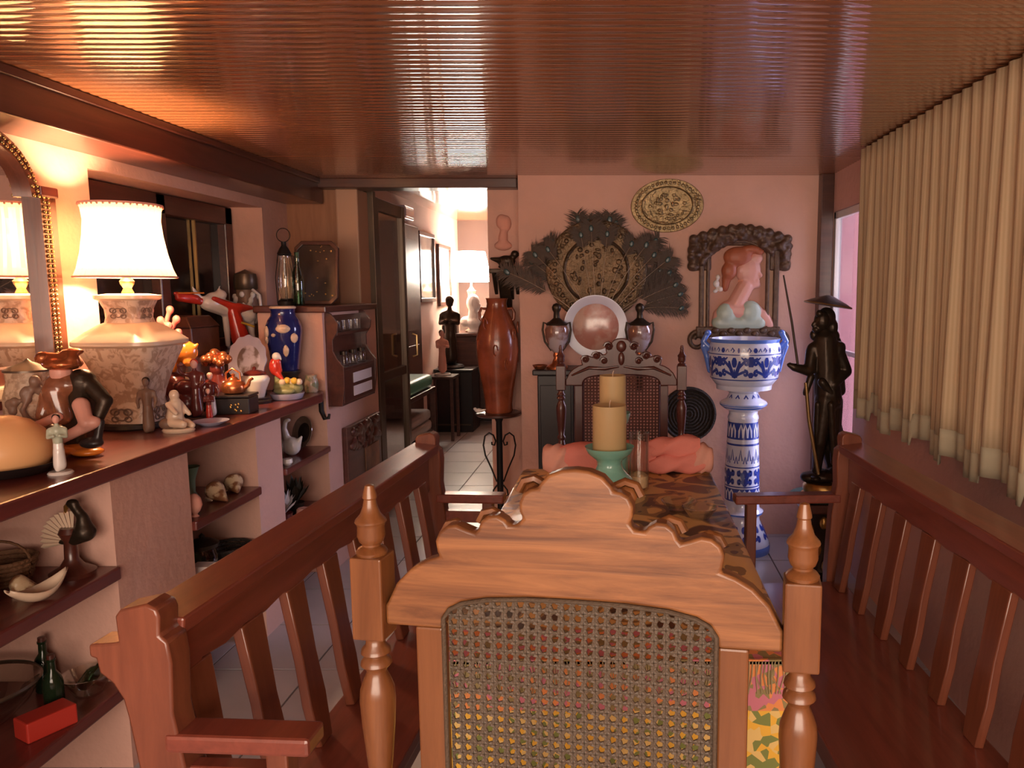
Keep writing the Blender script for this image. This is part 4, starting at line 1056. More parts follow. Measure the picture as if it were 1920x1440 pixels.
# ------------------------------------------------------------------ niche under the counter, toucan side
def rnd(a, c): return random.uniform(a, c)
NZ = .64
tu = thing('toucan_figure', 'dark carved bird with pale shell fan on a wooden pedestal', 'figure', (-1.575, 2.115, NZ))
MB().lathe([(.055, 0), (.058, .012), (.03, .03), (.018, .05), (.016, .10), (.028, .125), (.022, .14)], 24).build('pedestal', M['dark'], tu, 42)
S_ = 2.1 / F
def tp(px, py, y=0): return ((px - 152) * S_, y, (1052 - py) * S_)
blob('bird_body', M['bronze'], [('c', tp(160, 980), tp(182, 965), .018, .030), ('c', tp(182, 965), tp(180, 935), .028, .016), ('c', tp(180, 935), tp(165, 912), .014, .013), ('e', tp(163, 908), (.018, .014, .014)), ('c', tp(160, 980), tp(135, 985), .016, .008)], .005, tu)
MB().tube([tp(160, 906), tp(150, 915), tp(146, 930)], [.008, .007, .002], 8).build('beak', M['gold'], tu, 60)
fan = MB()
for k in range(11):
    a0 = R(85 + k * 10); a1 = R(93.5 + k * 10); c0 = tp(157, 985)
    L = .088
    for dy in (0,):
        pv = [(c0[0], .0, c0[2]), (c0[0] + L * math.cos(a0), .004, c0[2] + L * math.sin(a0)), (c0[0] + L * 1.04 * math.cos((a0 + a1) / 2), -.004, c0[2] + L * 1.04 * math.sin((a0 + a1) / 2)), (c0[0] + L * math.cos(a1), .004, c0[2] + L * math.sin(a1))]
        fan.add(pv, [(0, 1, 2), (0, 2, 3)])
o = fan.build('shell_fan', M['cream'], tu, 0); o.modifiers.new('thick', 'SOLIDIFY').thickness = .002
def basket(name, label, loc, r, h, m_, handle=False):
    t = thing(name, label, 'basket', loc)
    b = MB(); n = 24; k = 6
    for i in range(k):
        z = h * i / (k - 1); q = r * (.72 + .28 * i / (k - 1))
        b.tube([(q * math.cos(a * PI / 12) * (1 + .02 * (-1) ** (a + i)), q * math.sin(a * PI / 12) * (1 + .02 * (-1) ** (a + i)), max(z, h * .08)) for a in range(25)], h / k * .62, 6, False)
    b.lathe([(r * .70, .001), (r * .72, .006), (.001, .006)], 20)
    b.build('weave', m_, t, 60)
    if handle: MB().tube([(r * math.cos(a), 0, h + r * .7 * math.sin(a)) for a in [PI * q / 10 for q in range(11)]], .004, 6).build('handle', m_, t, 60)
    return t
basket('wicker_basket', 'brown wicker basket beside the carved bird', (-1.725, 2.06, NZ), .075, .065, M['basket'], True)
def conch(name, label, loc, s, rz, m_):
    t = thing(name, label, 'shell', loc, rz)
    pr = []
    for k in range(9):
        q = 1 - k / 9; pr.append(('e', (s * (.9 * k / 9 - .3), 0, s * .38 * q + s * .05), (s * .28 * q + .004, s * .42 * q + .003, s * .40 * q + .003)))
    blob('shell_body', m_, pr, s * .05, t)
    blob('shell_lip', M['cream'], [('c', (-s * .45, -s * .3, s * .12), (s * .1, -s * .42, s * .12), s * .09, s * .05)], s * .045, t)
    return t
conch('sea_shell', 'brown speckled sea shell in front of the wicker basket', (-1.605, 1.985, NZ), .060, .4, M['shell'])
conch('sea_shell', 'speckled sea shell close to the carved bird pedestal', (-1.70, 1.94, NZ), .050, 1.0, M['shell'])
t = thing('horn_dish', 'pale curved horn dish on the shelf below the carved bird', 'dish', (-1.53, 1.93, NZ), R(80))
b = MB(); vs_ = []; fs = []
for i in range(13):
    u = i / 12; x = (u - .5) * .17; wd = .032 * math.sin(PI * (.08 + .9 * u)) + .002
    for k in range(7):
        a = PI + PI * k / 6; vs_.append((x, wd * math.cos(a), .032 + .030 * math.sin(a) * math.sin(PI * (.1 + .8 * u)) + .05 * (u - .5) ** 2 * 4 * .6))
for i in range(12):
    for k in range(6): fs.append((i * 7 + k, i * 7 + k + 1, (i + 1) * 7 + k + 1, (i + 1) * 7 + k))
o = MB().add(vs_, fs).build('dish_body', M['cream'], t, 60); o.modifiers.new('thick', 'SOLIDIFY').thickness = .003
lathe_thing('brass_pot', 'small round brass pot at the shelf end near the counter post', 'pot', (-1.64, 1.865, NZ), [('pot_body', M['brassp'], [(.03, 0), (.045, .02), (.048, .045), (.03, .07), (.034, .08), (.001, .075)])])
# lower shelf
BZ = .28
t = thing('serving_bowl', 'large glass serving bowl holding dark ladles', 'bowl', (-1.755, 1.96, BZ))
MB().lathe([(.06, 0), (.075, .005), (.12, .05), (.145, .10), (.148, .105), (.142, .104), (.115, .055), (.07, .012), (.001, .010)], 40).build('bowl_body', M['glass'], t, 60)
MB().lathe([(.146, .098), (.15, .104), (.146, .110)], 40, closed=False).build('silver_rim', M['alu'], t, 60)
for a in (-.6, -1.55, -2.55):
    u_ = thing('wooden_ladle', 'dark wooden ladle lying in the large glass bowl', 'ladle', (-1.755, 1.96, BZ + .012), group='ladles in the glass bowl')
    ca, sa = math.cos(a), math.sin(a)
    MB().tube([(.06 * ca, .06 * sa, .016), (.10 * ca, .10 * sa, .056), (.185 * ca, .185 * sa, .14)], [.006, .006, .007], 8).build('handle', M['dark'], u_, 60)
    blob('scoop', M['dark'], [('e', (.052 * ca, .052 * sa, .013), (.022, .022, .011))], .004, u_)
def bottle(label, loc, m_, s=1.0, rot=None, cork=None):
    t = thing('glass_bottle', label, 'bottle', loc)
    if rot: t.rotation_euler = rot
    MB().lathe([(.028 * s, 0), (.032 * s, .006), (.032 * s, .10 * s), (.026 * s, .125 * s), (.013 * s, .145 * s), (.012 * s, .18 * s), (.015 * s, .183 * s), (.015 * s, .19 * s), (.001, .19 * s)], 24).build('bottle_body', m_, t, 45)
    MB().lathe([(.0125 * s, .19 * s), (.0125 * s, .205 * s), (.001, .206 * s)], 14).build('stopper', cork or M['dark'], t, 45)
    return t
bottle('short dark green bottle standing beside the large glass bowl', (-1.60, 2.035, BZ), M['bottle'], .78)
bottle('tall dark bottle at the back of the lower shelf', (-1.70, 2.135, BZ), M['bottle'], .8)
tumbler('glass_bowl', 'clear round glass bowl holding a green bottle on the lower shelf', 'bowl', (-1.56, 2.115, BZ), .035, .068, .065, M['glass'])
bottle('slim green bottle leaning in the clear glass bowl', (-1.575, 2.115, BZ + .026), M['gglass'], .62, (R(10), R(42), 0))
tag(MB().box(-.06, .06, -.035, .035, 0, .055).build('red_box', M['redbox'], None, 0, .004), 'small red cardboard box at the front of the lower shelf', 'box')
bpy.data.objects['red_box'].location = (-1.545, 1.93, BZ); bpy.data.objects['red_box'].rotation_euler = (0, 0, R(62))
# ------------------------------------------------------------------ middle niche
t = thing('flower_porcelain', 'white porcelain flower bouquet beside the green vase', 'ornament', (-1.625, 2.70, .65))
blob('bouquet', M['white'], [('e', (rnd(-.03, .03), rnd(-.03, .03), .03 + .018 * k), (.024, .022, .02)) for k in range(9)] + [('c', (0, 0, .02), (0, 0, .16), .03, .015)], .006, t)
blob('blossom', M['yellow'], [('e', (-.03, -.03, .17), (.012, .012, .014)), ('e', (.02, -.03, .05), (.012, .01, .02))], .004, t)
lathe_thing('green_vase', 'small green trumpet vase behind the speckled shells', 'vase', (-1.66, 2.87, .65), [('vase_body', plain('dull_green', (.14, .20, .12), .3, coat=.4), [(.03, 0), (.032, .006), (.018, .03), (.02, .08), (.034, .125), (.038, .13), (.034, .128), (.001, .10)])])
conch('sea_shell', 'large brown-and-cream shell on the niche shelf, next to the egg', (-1.545, 2.86, .65), .085, -.5, M['shell'])
conch('sea_shell', 'large brown-and-cream shell on the niche shelf, at the lavender pier', (-1.55, 2.99, .65), .08, -.9, M['shell'])
lathe_thing('porcelain_egg', 'pinkish porcelain egg on a small foot at the niche shelf edge', 'egg', (-1.525, 2.655, .65), [('egg', M['pinkpale'], [(.014, 0), (.008, .008), (.018, .02), (.026, .04), (.022, .065), (.01, .08), (.001, .083)])])
t = thing('lidded_jar', 'glass jar with dark knobbed lid on the lower niche shelf', 'jar', (-1.60, 2.82, .36))
MB().lathe([(.045, 0), (.05, .005), (.052, .09), (.045, .11), (.045, .12)], 28).build('jar_body', M['gglass'], t, 45)
MB().lathe([(.056, .12), (.058, .135), (.03, .15), (.008, .155), (.011, .165), (.001, .175)], 28).build('lid', M['bronze'], t, 45)
tag(MB().box(-.035, .035, -.03, .03, 0, .10).build('white_box', M['paper'], None, 0, .003), 'small white box beside the lidded glass jar', 'box')
bpy.data.objects['white_box'].location = (-1.53, 2.69, .36)
basket('wicker_basket', 'flat dark basket beside the lidded glass jar', (-1.585, 2.975, .36), .085, .07, M['wicker'])
# ------------------------------------------------------------------ niche by the half wall
NZ3 = .665
standing_plate('glass_plate', 'clear amber glass plate standing at the niche end', 'plate', (-1.60, 3.77, NZ3), .080, plain('smoky_glass', (.20, .13, .09), .1, alpha=.75, coat=.5), M['bronze'], R(-35), 14)
t = thing('swan_vase', 'white porcelain swan vase before the standing glass plate', 'vase', (-1.585, 3.60, NZ3))
blob('swan_body', M['white'], [('e', (0, 0, .045), (.045, .035, .045)), ('c', (-.015, 0, .07), (-.03, 0, .13), .018, .012), ('c', (-.03, 0, .13), (-.022, 0, .165), .012, .010), ('e', (-.012, 0, .17), (.016, .010, .010)), ('c', (.03, 0, .06), (.05, 0, .09), .018, .006)], .005, t)
bottle('round dark decanter with stopper in the niche by the half wall', (-1.60, 3.47, NZ3), M['gglass'], .95)
fig('porcelain_lady', 'small white porcelain lady behind the dark decanter', 'figurine', (-1.75, 3.66, NZ3), .20, M['white'], M['lav'], M['skin'], M['auburn'], R(-40), None, 'front')
lathe_thing('salt_cellar', 'tiny white pot at the shelf edge under the decanter', 'pot', (-1.52, 3.40, NZ3), [('pot_body', M['white'], [(.015, 0), (.024, .01), (.022, .028), (.001, .03)])])
t = thing('wall_hook', 'dark scrolled iron hook below the counter corner', 'hook', (-1.52, 3.815, .905))
MB().tube([(0, 0, 0), (0, 0, -.06), (.015, 0, -.10), (.035, 0, -.095), (.04, 0, -.075)], [.012, .012, .010, .009, .006], 8).build('hook_body', M['iron'], t, 60)
def plant(label, loc, m_, pot, k=14, h=.13):
    t = thing('potted_plant', label, 'plant', loc)
    MB().lathe([(.03, 0), (.04, .05), (.042, .055), (.036, .05), (.001, .045)], 20).build('pot', pot, t, 42)
    for i in range(k):
        a = i * 2.4; q = .03 + .045 * (i / k); z = .06 + h * (1 - .5 * i / k)
        e0 = Vector((0, 0, .045)); e1 = Vector((q * math.cos(a), q * math.sin(a), z)); sd = Vector((-math.sin(a), math.cos(a), 0)) * .016
        mid = (e0 + e1 * 2) / 3
        MB().add([e0, mid + sd, e1, mid - sd, mid + Vector((0, 0, .006))], [(0, 1, 4), (1, 2, 4), (2, 3, 4), (3, 0, 4)]).build('leaf', m_, t, 0)
    return t
plant('dark leafy plant in a pot on the lower shelf by the half wall', (-1.58, 3.60, .38), plain('dark_leaf', (.035, .03, .018), .5), M['bronze'], 18)
plant('white-flowered potted plant on the lower shelf by the lavender pier', (-1.56, 3.42, .38), M['white'], M['oxblood'], 14, .11)
lathe_thing('pink_pot', 'small pink pot on the lower shelf between the two plants', 'pot', (-1.51, 3.52, .38), [('pot_body', M['pinkpale'], [(.02, 0), (.032, .02), (.03, .045), (.024, .05), (.001, .048)])])

# ------------------------------------------------------------------ orange vase on iron stand
VX, VY = -.735, 4.46
st = thing('iron_plant_stand', 'iron pedestal stand with heart scrolls under the terracotta vase', 'stand', (VX, VY, 0))
zt = atY(940, 772, VY).z
MB().lathe([(.125, zt - .022), (.132, zt - .016), (.132, zt - .006), (.12, zt)], 36).build('top_disc', M['darkx'], st, 42)
MB().lathe([(.026, .10), (.026, .13), (.019, .16), (.018, zt - .06), (.03, zt - .03), (.05, zt - .022)], 16).build('pole', M['iron'], st, 42)
MB().lathe([(.10, 0), (.10, .012), (.085, .02), (.03, .10), (.026, .11)], 4).build('foot', M['iron'], st, 20)
for sx in (-1, 1):
    pts = [(sx * .02, 0, zt - .42), (sx * .05, 0, zt - .34), (sx * .085, 0, zt - .26), (sx * .095, 0, zt - .20), (sx * .085, 0, zt - .145), (sx * .06, 0, zt - .125), (sx * .035, 0, zt - .14), (sx * .022, 0, zt - .175), (sx * .03, 0, zt - .20), (sx * .045, 0, zt - .195), (sx * .045, 0, zt - .18)]
    MB().tube(pts, .005, 6).build('heart_scroll', M['iron'], st, 60)
    MB().tube([(sx * .018, 0, zt - .44), (sx * .04, 0, zt - .47), (sx * .045, 0, zt - .50), (sx * .03, 0, zt - .51), (sx * .025, 0, zt - .495)], .005, 6).build('small_scroll', M['iron'], st, 60)
tv = thing('terracotta_vase', 'tall glossy terracotta vase standing on the iron pedestal', 'vase', (VX, VY, zt + .0005))
MB().lathe([(.078, 0), (.082, .008), (.080, .05), (.092, .14), (.112, .26), (.123, .36), (.120, .43), (.105, .50), (.083, .555), (.062, .60), (.056, .63), (.060, .655), (.066, .662), (.058, .66), (.05, .63), (.001, .60)], 40).build('vase_body', M['terra'], tv, 45)
for sx in (-1, 1):
    MB().tube([(sx * .060, 0, .60), (sx * .088, 0, .605), (sx * .10, 0, .58), (sx * .098, 0, .545), (sx * .085, 0, .53)], .009, 8).build('lug_handle', M['terra'], tv, 60)
rl = MB()
for k in range(10):
    a = -2.5 + k * .5; z = .40 + .12 * math.sin(k * 1.7); r_ = .118
    pts = [((r_ + .002) * math.cos(a + .1 * math.cos(q)), (r_ + .002) * math.sin(a + .1 * math.cos(q)), z + .03 * math.sin(q)) for q in [i * .6 for i in range(9)]]
    rl.tube(pts, .005, 6)
rl.build('vine_relief', M['terra'], tv, 60)['kind'] = 'stuff'
t = thing('white_dove', 'tiny white porcelain dove on the rim of the iron stand', 'figurine', (VX - .108, VY - .05, zt + .0005), R(180))
blob('dove', M['white'], [('e', (0, 0, .014), (.024, .013, .013)), ('e', (.022, 0, .024), (.010, .009, .009)), ('c', (-.02, 0, .014), (-.04, 0, .02), .008, .003)], .0025, t)
# bust relief and dark bracket on the jog wall
t = thing('relief_bust', 'pale plaster relief bust on the narrow wall above the bracket', 'relief', (-.715, 4.648, 1.70))
blob('relief_body', M['pinkpale'], [('e', (.01, 0, .14), (.038, .028, .05)), ('c', (.0, 0, .09), (-.005, 0, .05), .025, .03), ('e', (-.005, 0, .01), (.055, .03, .03)), ('e', (-.012, 0, .15), (.035, .03, .045))], .007, t)
t = thing('wall_bracket', 'dark carved corner bracket shelf on the narrow wall', 'bracket', (-.70, 4.648, 1.33))
MB().box(-.085, .085, -.14, -.001, .215, .24).build('bracket_top', M['bronze'], t, 0, .004)
MB().prism([(-.001, 0), (-.02, .01), (-.05, .08), (-.07, .15), (-.12, .20), (-.13, .216), (-.001, .216)], -.03, .03, 'x').build('bracket_body', M['bronze'], t, 30, .004)
for k in range(5): MB().prism([(-.002, .03 + abs(k - 2) * .03), (-.03, .06 + abs(k - 2) * .03), (-.09, .20), (-.10, .215), (-.002, .215)], -.075 + k * .032, -.055 + k * .032, 'x').build('bracket_rib', M['bronze'], t, 30, .003)
t = thing('dark_bird', 'dark carved bird perched on the corner bracket', 'figurine', (-.69, 4.56, 1.5705))
blob('bird_body', M['bronze'], [('e', (0, 0, .045), (.055, .032, .035)), ('e', (.05, 0, .085), (.024, .022, .024)), ('c', (.07, 0, .085), (.10, 0, .078), .009, .003), ('c', (-.04, 0, .05), (-.09, 0, .06), .02, .008), ('e', (0, 0, .012), (.05, .035, .012))], .006, t)
# ------------------------------------------------------------------ back wall
WY = 4.45
t = thing('oval_brass_tray', 'oval embossed brass tray hung highest on the pink wall', 'tray', atY(1251, 386, WY - .004))
Mt = Matrix.Rotation(R(-4), 4, 'Y') @ Matrix.Rotation(R(90), 4, 'X')
MB().lathe([(.20, 0), (.207, .006), (.203, .012), (.15, .012), (.145, .016), (.14, .008), (.12, .004), (.001, .004)], 56, sx=1.0, sy=.72, M=Mt).build('tray_body', M['brass'], t, 40)
rr = MB()
for k in range(44):
    a = k * 2 * PI / 44; rr.ell(Mt @ Vector((.177 * math.cos(a), .127 * math.sin(a), .013)), (.010, .005, .010), 8, 5)
for k in range(36):
    a = rnd(0, 2 * PI); q = math.sqrt(rnd(0, 1)); rr.ell(Mt @ Vector((.11 * q * math.cos(a), .078 * q * math.sin(a), .005)), (rnd(.006, .016), .006, rnd(.006, .014)), 8, 5)
rr.build('embossed_relief', M['brass'], t, 60)['kind'] = 'stuff'
t = thing('round_brass_plate', 'round brass plate hung on the wall behind the peacock feathers', 'plate', atY(1118, 508, WY - .055))
Mt = Matrix.Rotation(R(90), 4, 'X')
MB().lathe([(.275, 0), (.285, .008), (.277, .014), (.19, .012), (.18, .020), (.17, .010), (.001, .008)], 56, M=Mt).build('plate_body', M['brassdk'], t, 40)
MB().tube([(0, 0, .15), (0, .054, .15)], .008, 6).build('hanger', M['iron'], t, 60)
rr = MB()
for k in range(40):
    a = k * 2 * PI / 40; rr.ell((.235 * math.cos(a), -.014, .235 * math.sin(a)), (.014, .005, .014), 8, 5)
for k in range(40):
    a = rnd(0, 2 * PI); q = .15 * math.sqrt(rnd(0, 1)); rr.ell((q * math.cos(a), -.009, q * math.sin(a)), (rnd(.008, .02), .006, rnd(.008, .02)), 8, 5)
rr.build('embossed_relief', M['brassdk'], t, 60)['kind'] = 'stuff'
# peacock feathers: one feather copied
def feather(L, bend, seed, us=.55):
    r_ = random.Random(seed)
    def sp(u): return Vector((bend * u * u * L, -.012 * math.sin(PI * u), L * u * (1 - .12 * abs(bend) * u)))
    st_ = MB().tube([sp(i / 10) for i in range(11)], [.0022 * (1 - .07 * i) for i in range(11)], 5)
    bb = MB()
    for i in range(120):
        u = us + (1 - us) * i / 120
        c = sp(u); d = (sp(min(1, u + .02)) - sp(u - .02)).normalized()
        ln = .034 + .052 * math.sin(PI * min(1, (u - us) / (1 - us) * .85 + .08))
        for s_ in (-1, 1):
            side = Vector((-d.z, 0, d.x)) * s_ * -1
            e = c + (side * r_.uniform(.65, 1.0) + d * r_.uniform(.5, .9)) * ln * r_.uniform(.7, 1.15) + Vector((0, r_.uniform(-.012, .012), -.010 * r_.random()))
            mid = (c + e) / 2 + Vector((0, -.004, .004)); w_ = d * .0026
            bb.add([c - w_, c + w_, mid + w_ * .8, mid - w_ * .8, e], [(0, 1, 2, 3), (3, 2, 4)])
    ey = MB().ell(sp(.95) + Vector((0, -.006, 0)), (.013, .003, .019), 14, 6)
    return st_, bb, ey
fprot = []
for i, (L, bd_, us_) in enumerate(((.58, .0, .55), (.54, .22, .55), (.54, -.22, .55), (.50, .5, .55), (.50, -.5, .55), (.58, .0, .82), (.56, .16, .82), (.56, -.16, .82))):
    fprot.append([x.mesh(nm, 60) for x, nm in zip(feather(L, bd_, i, us_), ('quill', 'barbs', 'feather_eye'))])
    for me_, mm_ in zip(fprot[-1], ('quill', 'feather', 'eye')): me_.materials.append(M[mm_])
base = atY(1120, 612, WY - .06)
def put_feather(ang, proto, dy, base_=None, sc=1.0, label=None):
    t = thing('peacock_feather', label or ('dark peacock feather leaning out towards the corner bracket' if ang < -22 else 'dark peacock feather leaning out towards the framed portrait' if ang > 22 else 'dark peacock feather rising upright over the round brass plate'), 'feather', (base_ or base) + Vector((.045 * math.sin(R(ang)), dy, 0)), 0, 'fan of peacock feathers' if not label else None)
    t.rotation_euler = (0, R(ang), 0); t.scale = (sc, 1, sc)
    for me_, nm in zip(fprot[proto], ('quill', 'barbs', 'feather_eye')):
        o = bpy.data.objects.new(nm, me_); C.objects.link(o); o.parent = t
for k in range(30):
    a = -30 + 78 * k / 29 + rnd(-3, 3)
    pr_ = 0 if abs(a) < 12 else (1 if a > 0 else 2) if random.random() < .6 else (3 if a < 0 else 4)
    put_feather(a, pr_, .032 + .014 * ((k * 7) % 30) / 30, None, rnd(.88, .98) if a > 32 else rnd(.98, 1.12) if a > -10 else rnd(.93, 1.05))
for k, a in enumerate((-30, -22, -9, -3, 6, 13, 21, 28, 36)):
    put_feather(a, 5 if abs(a) < 10 else 6 if a > 0 else 7, -.030 - .0018 * k, None, rnd(.92, 1.02))
for k, (a, pr_) in enumerate(((44, 1), (50, 3), (55, 1), (48, 1))): put_feather(a, pr_, -.032 - .004 * k, None, rnd(.84, .92))
put_feather(-45, 2, -.040, None, 1.1, 'single peacock feather drooping towards the corner bracket')
# white plate
t = thing('flowered_plate', 'white flowered china plate hung in front of the feather quills', 'plate', atY(1117, 613, WY - .135))
MB().lathe([(.10, 0), (.105, -.002), (.177, .010), (.178, .014), (.172, .014), (.115, .006), (.001, .005)], 56, M=Mt).build('plate_body', M['lav'], t, 40)
MB().lathe([(.13, .0085), (.128, .0095), (.001, .0075)], 48, M=Mt, closed=False).build('plate_centre', plain('flower_print', (.55, .36, .30), .2, coat=.5, col2=(.46, .20, .16), vscale=9), t, 60)
MB().tube([(0, -.002, .05), (0, .05, .08), (0, .078, .08)], .006, 6).build('hanger', M['iron'], t, 60)
# black cabinet and garniture urns
cb = thing('black_cabinet', 'narrow black cabinet at the pink wall beside the carved chair', 'cabinet', (-.375, 4.30, 0))
MB().box(-.10, .10, -.12, .12, 0, .985).build('cabinet_body', M['black'], cb, 0, .006)
MB().box(-.125, .125, -.14, .14, .985, 1.015).build('cabinet_top', M['black'], cb, 0, .006)
MB().box(-.085, .085, -.126, -.12, .06, .93).build('cabinet_door', M['black'], cb, 0, .004)
def urn(label, loc):
    t = thing('garniture_urn', label, 'urn', loc)
    MB().lathe([(.06, 0), (.06, .012), (.03, .03), (.018, .06), (.022, .075), (.018, .09)], 28).build('urn_foot', M['copper'], t, 42)
    MB().lathe([(.02, .09), (.045, .12), (.064, .18), (.066, .215), (.055, .24)], 32, sy=.8).build('urn_body', plain('silvered_glaze', (.42, .36, .38), .12, coat=.6, col2=(.22, .10, .07), vscale=10), t, 45)
    MB().lathe([(.058, .24), (.062, .25), (.04, .262), (.018, .28), (.016, .31), (.024, .325), (.026, .34), (.018, .355), (.001, .362)], 28, sy=.85).build('urn_lid', M['bronze'], t, 42)
    for sx in (-1, 1):
        MB().tube([(sx * .05, 0, .245), (sx * .072, 0, .255), (sx * .078, 0, .215), (sx * .066, 0, .15), (sx * .03, 0, .10)], .006, 8).build('urn_handle', M['bronze'], t, 60)
    return t
u1 = atY(1046, 690, 4.28)
urn('silvered urn with copper lid standing on the black cabinet', (u1.x, 4.235, 1.0155))
x2 = atY(1199, 690, 4.30).x
br = thing('wall_shelf_bracket', 'small dark wall bracket hidden behind the carved chair crest', 'bracket', (x2, 4.449, .985))
MB().box(-.07, .07, -.28, -.001, .015, .03).build('bracket_top', M['bronze'], br, 0, .003)
MB().prism([(-.002, -.12), (-.02, -.11), (-.18, .0), (-.20, .016), (-.002, .016)], -.02, .02, 'x').build('bracket_body', M['bronze'], br, 0, .003)
urn('silvered urn standing right of the flowered plate on a wall bracket', (x2, 4.24, 1.0155))
t = thing('copper_dish', 'low copper dish on the black cabinet in front of the urn', 'dish', (-.462, 4.20, 1.0155))
MB().lathe([(.022, 0), (.03, .005), (.042, .025), (.039, .025), (.022, .008), (.001, .007)], 24).build('dish_body', M['copper'], t, 45)
# dark round tray low on the wall
t = thing('wicker_tray', 'round dark wicker tray hung low on the wall behind the chair', 'tray', atY(1291, 776, WY - .003))
b = MB()
for k in range(8): b.tube([((.02 + k * .018) * math.cos(a * PI / 18), -.008, (.02 + k * .018) * math.sin(a * PI / 18)) for a in range(37)], .008, 6, False)
b.tube([(.152 * math.cos(a * PI / 18), -.014, .152 * math.sin(a * PI / 18)) for a in range(37)], .011, 6, False)
b.lathe([(.15, -.004), (.15, .004)], 36, M=Matrix.Rotation(R(90), 4, 'X'))
b.build('coil_weave', M['wicker'], t, 60)
# framed relief of a woman
S_ = 4.45 / F * .99
fo = atY(1385, 545, WY - .003)
fr_ = thing('framed_relief', 'painted relief portrait of auburn-haired woman in carved wooden frame', 'picture', fo)
def fp(px, py, y=0): return ((px - 1385) * S_, y, (545 - py) * S_)
MB().box(fp(1325, 0)[0], fp(1450, 0)[0], -.012, -.001, fp(0, 612)[2], fp(0, 455)[2]).build('backing_panel', plain('relief_ground', (.52, .27, .20), .6, bump=.2), fr_, 0)
for (a, c) in ((1310, 1318), (1323, 1329), (1434, 1440), (1448, 1458)):
    x0, x1 = fp(a, 0)[0], fp(c, 0)[0]
    MB().box(x0, x1, -.045, -.001, fp(0, 625)[2], fp(0, 470)[2]).build('frame_post', M['gilt'], fr_, 0, .006)
for (a, c) in ((1318, 1323), (1440, 1448)):
    x0, x1 = fp(a, 0)[0], fp(c, 0)[0]
    MB().box(x0, x1, -.022, -.001, fp(0, 625)[2], fp(0, 470)[2]).build('frame_fillet', M['jamb'], fr_, 0, .003)
cr = []
for k in range(120):
    u = rnd(0, 1); px = 1292 + u * 184
    arch_low = 498 if px < 1330 or px > 1442 else 478 - 30 * math.sin(PI * (px - 1330) / 112)
    top = 458 - 26 * math.sin(PI * u) ** .7
    py = rnd(top, arch_low); cr.append(('e', fp(px, py, rnd(-.05, -.02)), (rnd(.014, .026), rnd(.022, .04), rnd(.012, .022))))
for k in range(11):
    px = 1298 + k * 17.4; cr.append(('e', fp(px, 450 - 20 * math.sin(PI * k / 10), -.04), (.027, .03, .026)))
for px in (1298, 1468):
    for py in (470, 485, 500): cr.append(('e', fp(px, py, -.03), (.036, .03, .03)))
for (a_, c_) in ((1290, 1332), (1440, 1478)): cr.append(('b', fp(a_, 0)[0], fp(c_, 0)[0], -.035, -.001, fp(0, 508)[2], fp(0, 448)[2]))
cr.append(('b', fp(1328, 0)[0], fp(1444, 0)[0], -.035, -.001, fp(0, 462)[2], fp(0, 436)[2]))
for k in range(14):
    u = k / 13; cr.append(('c', fp(1325 + 121 * u, 480 - 28 * math.sin(PI * u) + 0, -.025), fp(1325 + 121 * u, 450, -.025), .018, .022))
blob('carved_crest', M['gilt'], cr, .008, fr_, 1)
pts = [fp(1328 + 114 * i / 12, 476 - 22 * math.sin(PI * i / 12), -.035) for i in range(13)]
MB().tube(pts, .009, 8).build('arch_moulding', M['gilt'], fr_, 60)
MB().box(fp(1305, 0)[0], fp(1462, 0)[0], -.05, -.001, fp(0, 632)[2], fp(0, 612)[2]).build('frame_sill', M['gilt'], fr_, 0, .006)
sc_ = MB()
for k in range(9):
    px = 1325 + k * 15; sc_.ell(fp(px, 622 + 3 * (-1) ** k, -.05), (.024, .014, .018), 10, 6)
sc_.build('sill_carving', M['gilt'], fr_, 60)
for (px, sx) in ((1308, 1), (1462, -1)):
    c = fp(px, 638, -.03); pts = []
    for k in range(22):
        a = R(90) + sx * k * .36; q = .052 - .0014 * k; pts.append((c[0] + q * math.cos(a), c[1], c[2] + q * math.sin(a)))
    MB().tube(pts, .014, 8).build('corner_scroll', M['gilt'], fr_, 60)
Y_ = -.02
rel_a = blob('face_and_neck', M['skin'], [('e', fp(1397, 520, Y_), (.065, .035, .070)), ('c', fp(1404, 540, Y_), fp(1410, 541, Y_), .028, .022), ('c', fp(1412, 522, Y_ - .015), fp(1416, 527, Y_ - .015), .008, .011), ('e', fp(1408, 500, Y_), (.038, .03, .03)), ('c', fp(1392, 545, Y_), fp(1378, 572, Y_), .042, .045), ('c', fp(1365, 582, Y_), fp(1405, 585, Y_), .048, .05), ('c', fp(1352, 590, Y_), fp(1348, 605, Y_), .035, .03), ('c', fp(1420, 590, Y_), fp(1432, 606, Y_), .035, .03), ('e', fp(1383, 519, Y_ - .022), (.010, .008, .018)), ('e', fp(1412, 535, Y_ - .014), (.010, .008, .005))], .006, fr_)
rel_b = blob('hair', M['auburn'], [('e', fp(1380, 498, Y_ - .006), (.075, .038, .050)), ('e', fp(1366, 520, Y_ - .008), (.040, .032, .045)), ('e', fp(1400, 486, Y_ - .006), (.055, .032, .022)), ('c', fp(1362, 532, Y_), fp(1360, 548, Y_), .024, .016), ('e', fp(1412, 490, Y_ - .006), (.03, .028, .018))], .006, fr_)
rel_c = blob('bodice', M['mint'], [('e', fp(1362, 588, Y_ - .02), (.052, .035, .055)), ('e', fp(1400, 586, Y_ - .02), (.058, .036, .060)), ('c', fp(1350, 602, Y_ - .01), fp(1415, 602, Y_ - .01), .035)], .007, fr_)
blob('white_flower', M['white'], [('e', fp(1342, 532, Y_), (.020, .016, .022)), ('e', fp(1350, 542, Y_), (.018, .014, .016)), ('e', fp(1345, 520, Y_), (.014, .012, .016)), ('e', fp(1340, 546, Y_), (.014, .012, .012))], .005, fr_)
